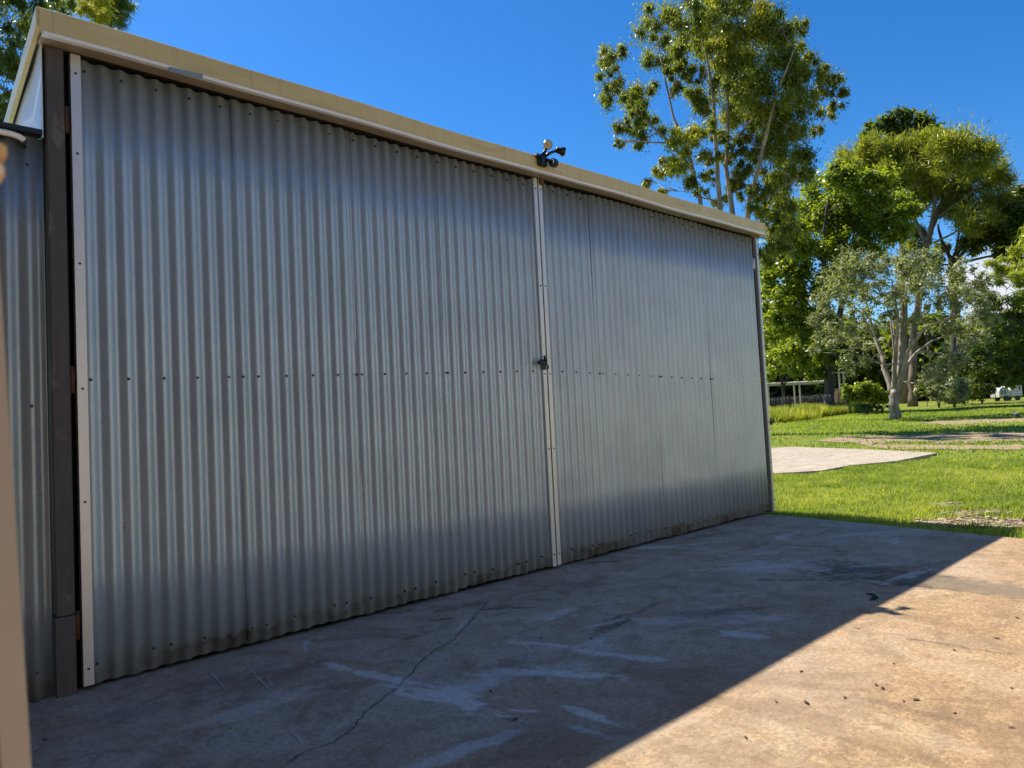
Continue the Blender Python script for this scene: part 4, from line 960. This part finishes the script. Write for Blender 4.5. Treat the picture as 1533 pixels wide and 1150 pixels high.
# long seeding grass along the fence
fpix = [(1130, 37.5), (1181, 40), (1228, 43), (1269, 46), (1306, 49), (1345, 52), (1388, 54), (1440, 56), (1491, 58), (1545, 60), (1600, 62)]
FW = [ground(px, D) for px, D in fpix]
Q = []
for i in range(4):
    m = 8200 if i < 3 else 3000; t = rng.random((m, 1)); c = FW[i][:2]*(1-t)+FW[i+1][:2]*t
    dirn = unit((CAM[:2]-c)); Q.append(c+dirn*rng.uniform(-2.5, 4.2 if i < 2 else 2.2, (m, 1)))
q = np.concatenate(Q); q = q[rng.random(len(q)) < .35+.65*vnoise(q, .9, 8)]
o = blades('long_grass', q, rng.uniform(.25, .85, len(q))*(.5+.7*vnoise(q, .5, 9)), rng.uniform(.02, .04, len(q)), .5, .5+.5*(vnoise(q, .6, 10)-.5)+rng.normal(0, .2, len(q)), l_long)
tag(o, 'tall straw-tipped grass growing along the wire fence', 'long grass', None, 'stuff')
# wood chips and stones in the bare patch
m_chip = Mat('wood_chip', .9); cc = m_chip.n.new('ShaderNodeNewGeometry'); m_chip.color(m_chip.ramp(cc.outputs['Random Per Island'], [(0, (.10, .06, .04)), (.5, (.28, .19, .12)), (1, (.50, .42, .33))])); m_chip = m_chip.m
bm = bmesh.new()
for k in range(900):
    c, r_ = bare[rng.integers(0, len(bare))]; x, y = c+rng.normal(0, r_*.6, 2)
    if not keep(np.array([[x, y]]))[0]: continue
    s = rng.uniform(.012, .04); rot = Matrix.Rotation(rng.uniform(0, 6.28), 3, 'Z') @ Matrix.Rotation(rng.uniform(-.5, .5), 3, 'X')
    add_box(bm, (x, y, float(terrain(x, y))+.012), (s*rng.uniform(1, 2.2), s*.7, s*.35), rot)
tag(bm_obj('wood_chips', bm, m_chip), 'scattered wood chips and stones in the bare patch by the slab edge', 'wood chips', None, 'stuff')

# ------------------------------------------------------------------ wire fence
fence = empty('wire_fence', tuple(FW[1])); tag(fence, 'post and wire fence running through the long grass behind the lawn', 'fence')
FB = FW[1]
for p in FW:
    bm = bmesh.new(); x, y, z = p-FB
    add_box(bm, (x, y, z+.62), (.05, .012, 1.30)); add_box(bm, (x, y+.018, z+.62), (.012, .025, 1.28)); bm_obj('post', bm, m_rust, fence)
for hgt in (1.18, .92, .66, .40):
    bm = bmesh.new(); pts = []
    for i, p in enumerate(FW):
        pts.append(p-FB+np.array([0, -.028, hgt]))
        if i < len(FW)-1: pts.append((p+FW[i+1])/2-FB+np.array([0, -.028, hgt-.03]))
    add_tube(bm, pts, .006, 5); bm_obj('wire', bm, m_wire, fence)
bm = bmesh.new()
for i in range(3):
    for k in range(1, 22):
        t = k/22; p = FW[i]*(1-t)+FW[i+1]*t-FB; add_tube(bm, [p+np.array([0, -.024, .2]), p+np.array([0, -.024, 1.16])], .0045, 4)
tag(bm_obj('netting', bm, m_wire, fence), kind='stuff')

# ------------------------------------------------------------------ timber frame beyond the fence
D = 62
gA, gB = ground(1140, D), ground(1246, D+3); ax = unit(gB-gA); bk = np.array([-ax[1], ax[0], 0])
pf = empty('timber_frame', tuple(gA)); tag(pf, 'pale open timber frame of posts and a long beam beyond the fence', 'pergola')
def fr(px, back):
    t = (px-1140)/106; return (gB-gA)*t+bk*back
HB = 2.05
for px, bck in ((1151, 0), (1198, 0), (1246, 0), (1163, 2.0), (1209, 2.0)):
    p = fr(px, bck); bm = bmesh.new(); add_box(bm, tuple(p+np.array([0, 0, HB/2])), (.11, .11, HB)); bevel(bm, .01, 1); bm_obj('post', bm, m_paletimber, pf)
ang = Matrix.Rotation(math.atan2(ax[1], ax[0]), 3, 'Z'); Lg = np.linalg.norm(gB-gA)
for bck in (0, 2.0):
    bm = bmesh.new(); add_box(bm, tuple((gB-gA)/2+bk*bck+np.array([0, 0, HB+.085])), (Lg, .09, .16), ang); bm_obj('beam', bm, m_paletimber, pf)
for k in range(7):
    bm = bmesh.new(); add_box(bm, tuple((gB-gA)*(.05+.15*k)+bk*1.0+np.array([0, 0, HB+.215])), (.06, 2.5, .09), ang); bm_obj('rafter', bm, m_paletimber, pf)

D = 60; gL = ground(1249, D); gR_ = ground(1267, D)
lt = empty('lattice_screen', tuple(gL)); tag(lt, 'brown timber lattice screen with two tall pale posts behind the bright shrub', 'lattice screen')
ax = unit(gR_-gL); Wd = np.linalg.norm(gR_-gL); Hh = 1.45
ang = Matrix.Rotation(math.atan2(ax[1], ax[0]), 3, 'Z'); z0 = .0
for zz in (0.05, Hh):
    bm = bmesh.new(); add_box(bm, tuple(ax*Wd/2+np.array([0, 0, zz])), (Wd+.1, .06, .09), ang); bm_obj('rail', bm, m_paletimber, lt)
for s in (1, -1):
    bm = bmesh.new()
    for k in range(-12, 24):
        x0 = k*.11
        a0, a1 = x0, x0+s*Hh*.9
        # clip to the panel
        t0 = 0.0; t1 = 1.0
        lo, hi = (a0, a1)
        if s > 0: t0 = max(0, -a0/(a1-a0)); t1 = min(1, (Wd-a0)/(a1-a0))
        else: t0 = max(0, (Wd-a0)/(a1-a0)); t1 = min(1, -a0/(a1-a0))
        if t1-t0 < .05: continue
        P0 = ax*(a0+(a1-a0)*t0)+np.array([0, 0, .1+Hh*.9*t0]); P1 = ax*(a0+(a1-a0)*t1)+np.array([0, 0, .1+Hh*.9*t1])
        add_tube(bm, [P0+np.array([0, 0, 0])+bk*.012*s, P1+bk*.012*s], .022, 4)
    tag(bm_obj('lattice_slats', bm, m_lattice, lt), kind='stuff')
for t in (.62, .98):
    bm = bmesh.new(); add_box(bm, tuple(ax*Wd*t+bk*.12+np.array([0, 0, 1.35])), (.11, .11, 2.7)); bm_obj('post', bm, m_paletimber, lt)
bm = bmesh.new(); add_box(bm, tuple(ax*Wd*.4+bk*.12+np.array([0, 0, 2.72])), (Wd*1.3, .10, .10), ang); bm_obj('beam', bm, m_paletimber, lt)

# ------------------------------------------------------------------ white trailer
D = 61; gT = ground(1508, D); tl = empty('covered_trailer', tuple(gT), 0); tl.scale = (.85, .85, .95); tag(tl, 'small white trailer with a pale canvas hood beyond the lawn at right', 'trailer')
rgt = unit(np.array([CR[0], CR[1], 0])); tl.rotation_euler = (0, 0, math.atan2(rgt[1], rgt[0]))
bm = bmesh.new(); add_box(bm, (.42, 0, .70), (.95, 1.2, .80)); bevel(bm, .05, 2); body = bm_obj('body', bm, m_trailer, tl)
for z in (.48, .70, .92): boxpart('panel_seam', -.05, .88, -.608, -.603, z, z+.018, m_wire, body, 0)
boxpart('window', .02, .22, -.612, -.601, .82, .97, m_void, body, 0)
bm = bmesh.new()     # hooped canvas hood
pr = [(-.98, .30), (-.98, .72), (-.86, .92), (-.66, 1.00), (-.42, .95), (-.12, .80), (-.07, .30)]
A = [bm.verts.new((x, -.55, z)) for x, z in pr]; B_ = [bm.verts.new((x, .55, z)) for x, z in pr]; n = len(pr)
for i in range(n): bm.faces.new((A[i], A[(i+1) % n], B_[(i+1) % n], B_[i]))
bm.faces.new(A[::-1]); bm.faces.new(B_); bmesh.ops.recalc_face_normals(bm, faces=bm.faces); bm_obj('hood', bm, m_canvas, tl)
for x in (-.75, -.5): boxpart('hood_window', x-.09, x+.06, -.562, -.551, .50, .78, m_wire, tl, .004)
boxpart('chassis', -1.0, .92, -.5, .5, .22, .29, m_black, tl, .01)
for x in (-.45, .5):
    for y in (-.52, .52):
        bm = bmesh.new(); add_cyl(bm, (x, y-.07, .20), (x, y+.07, .20), .20, 18); bm_obj('wheel', bm, m_black, tl)
bm = bmesh.new(); add_tube(bm, [(.9, 0, .26), (1.5, 0, .28), (1.6, 0, .30)], [.04, .03, .03], 8); bm_obj('drawbar', bm, m_black, tl)

# ------------------------------------------------------------------ magpie on the lawn
gb = gpt(1522, 628); bird = empty('bird', (gb[0], gb[1], gb[2])); bird.rotation_euler = (0, 0, math.atan2(rgt[1], rgt[0]))
tag(bird, 'black and white bird standing on the lawn at the right edge', 'bird')
Mb = Mat('bird_plumage', .5); x_, y_, z_ = Mb.sep()
wm = Mb.math('MULTIPLY', Mb.ramp(Mb.noise(9, 2), [(.48, 0.0), (.52, 1.0)]), Mb.ramp(z_, [(.16, 0.0), (.19, 1.0)]))
Mb.color(Mb.mix(wm, (.012, .012, .014), (.7, .7, .7))); m_bird = Mb.m
bm = bmesh.new(); add_tube(bm, [(.20, 0, .05), (.13, 0, .085), (.08, 0, .12), (.02, 0, .165), (-.03, 0, .205), (-.05, 0, .235), (-.065, 0, .262), (-.085, 0, .275), (-.10, 0, .272)], [.012, .022, .042, .060, .054, .036, .031, .027, .010], 14)
bm_obj('body', bm, m_bird, bird, True)
bm = bmesh.new(); add_tube(bm, [(-.098, 0, .272), (-.12, 0, .268), (-.145, 0, .260)], [.010, .006, .002], 8); bm_obj('beak', bm, m_silver, bird)
for s in (-1, 1):
    bm = bmesh.new(); add_tube(bm, [(.02, s*.022, .13), (.028, s*.022, .07), (.015, s*.022, .006)], [.010, .006, .005], 6)
    for t in (-.5, 0, .5): add_tube(bm, [(.015, s*.022, .006), (-.02, s*.022+t*.03, .004)], [.004, .002], 5)
    bm_obj('leg', bm, m_black, bird)
    bm = bmesh.new(); add_tube(bm, [(-.03, s*.045, .20), (.03, s*.058, .165), (.10, s*.040, .11), (.17, s*.015, .07)], [.012, .022, .016, .004], 8); bm_obj('wing', bm, m_bird, bird)

# ------------------------------------------------------------------ dry leaves on the slab
m_dry = plain('dry_leaf', (.10, .055, .028), .85, 0, .5, 25); m_dry2 = plain('dark_dry_leaf', (.035, .024, .018), .85, 0, .4, 25)
def dry_mesh(seed):
    rr = random.Random(seed); bm = bmesh.new(); n = 7; L = .045; mids = []; l = []; r_ = []
    for i in range(n):
        t = i/(n-1); wv = .011*math.sin(math.pi*min(1, t*.92+.05))*rr.uniform(.8, 1.2); zc = .002+.0035*(t-.4)**2*4+rr.uniform(0, .001); cx = .004*math.sin(t*3+seed)
        mids.append(bm.verts.new((t*L-L/2, cx, zc))); l.append(bm.verts.new((t*L-L/2, cx+wv, zc+.002))); r_.append(bm.verts.new((t*L-L/2, cx-wv, zc+.0018)))
    for i in range(n-1):
        bm.faces.new((mids[i], mids[i+1], l[i+1], l[i])); bm.faces.new((r_[i], r_[i+1], mids[i+1], mids[i]))
    me = bpy.data.meshes.new('dry_leaf'); bm.to_mesh(me); bm.free(); return me
DM = [dry_mesh(k) for k in range(4)]
for k, me in enumerate(DM): me.materials.append(m_dry if k % 2 else m_dry2)
z6 = lambda x, y: (850+x*.4455, 760+y*.4455)
spots_sun = [z6(*p) for p in [(975, 408), (1095, 525), (785, 552), (1035, 598), (1060, 610), (1130, 652), (1170, 648), (700, 655), (800, 658), (930, 640), (1300, 692), (1490, 740), (600, 775), (1440, 440), (1510, 372), (1300, 480), (1490, 608)]]
spots_sh = [z6(*p) for p in [(955, 147), (890, 382), (580, 330), (165, 323), (658, 45)]]+[(735, 1036), (772, 1078), (663, 928), (747, 911), (778, 909), (885, 957), (913, 842), (66, 1109), (42, 1086), (810, 956), (870, 900)]
for lst, lab, grp in ((spots_sun, 'small curled dry leaf lying on the sunlit part of the slab', 'dry leaves on the sunlit concrete'), (spots_sh, 'small dark dry leaf lying on the shaded part of the slab', 'dry leaves on the shaded concrete')):
    for k, (px, py) in enumerate(lst):
        p = on_slab(px, py); o = bpy.data.objects.new('dry_leaf', DM[k % 4]); COL.objects.link(o)
        o.location = (p[0], p[1], .001); o.rotation_euler = (0, 0, random.uniform(0, 6.28)); s = random.uniform(.35, .7); o.scale = (s, s, s)
        tag(o, lab, 'leaf', grp)
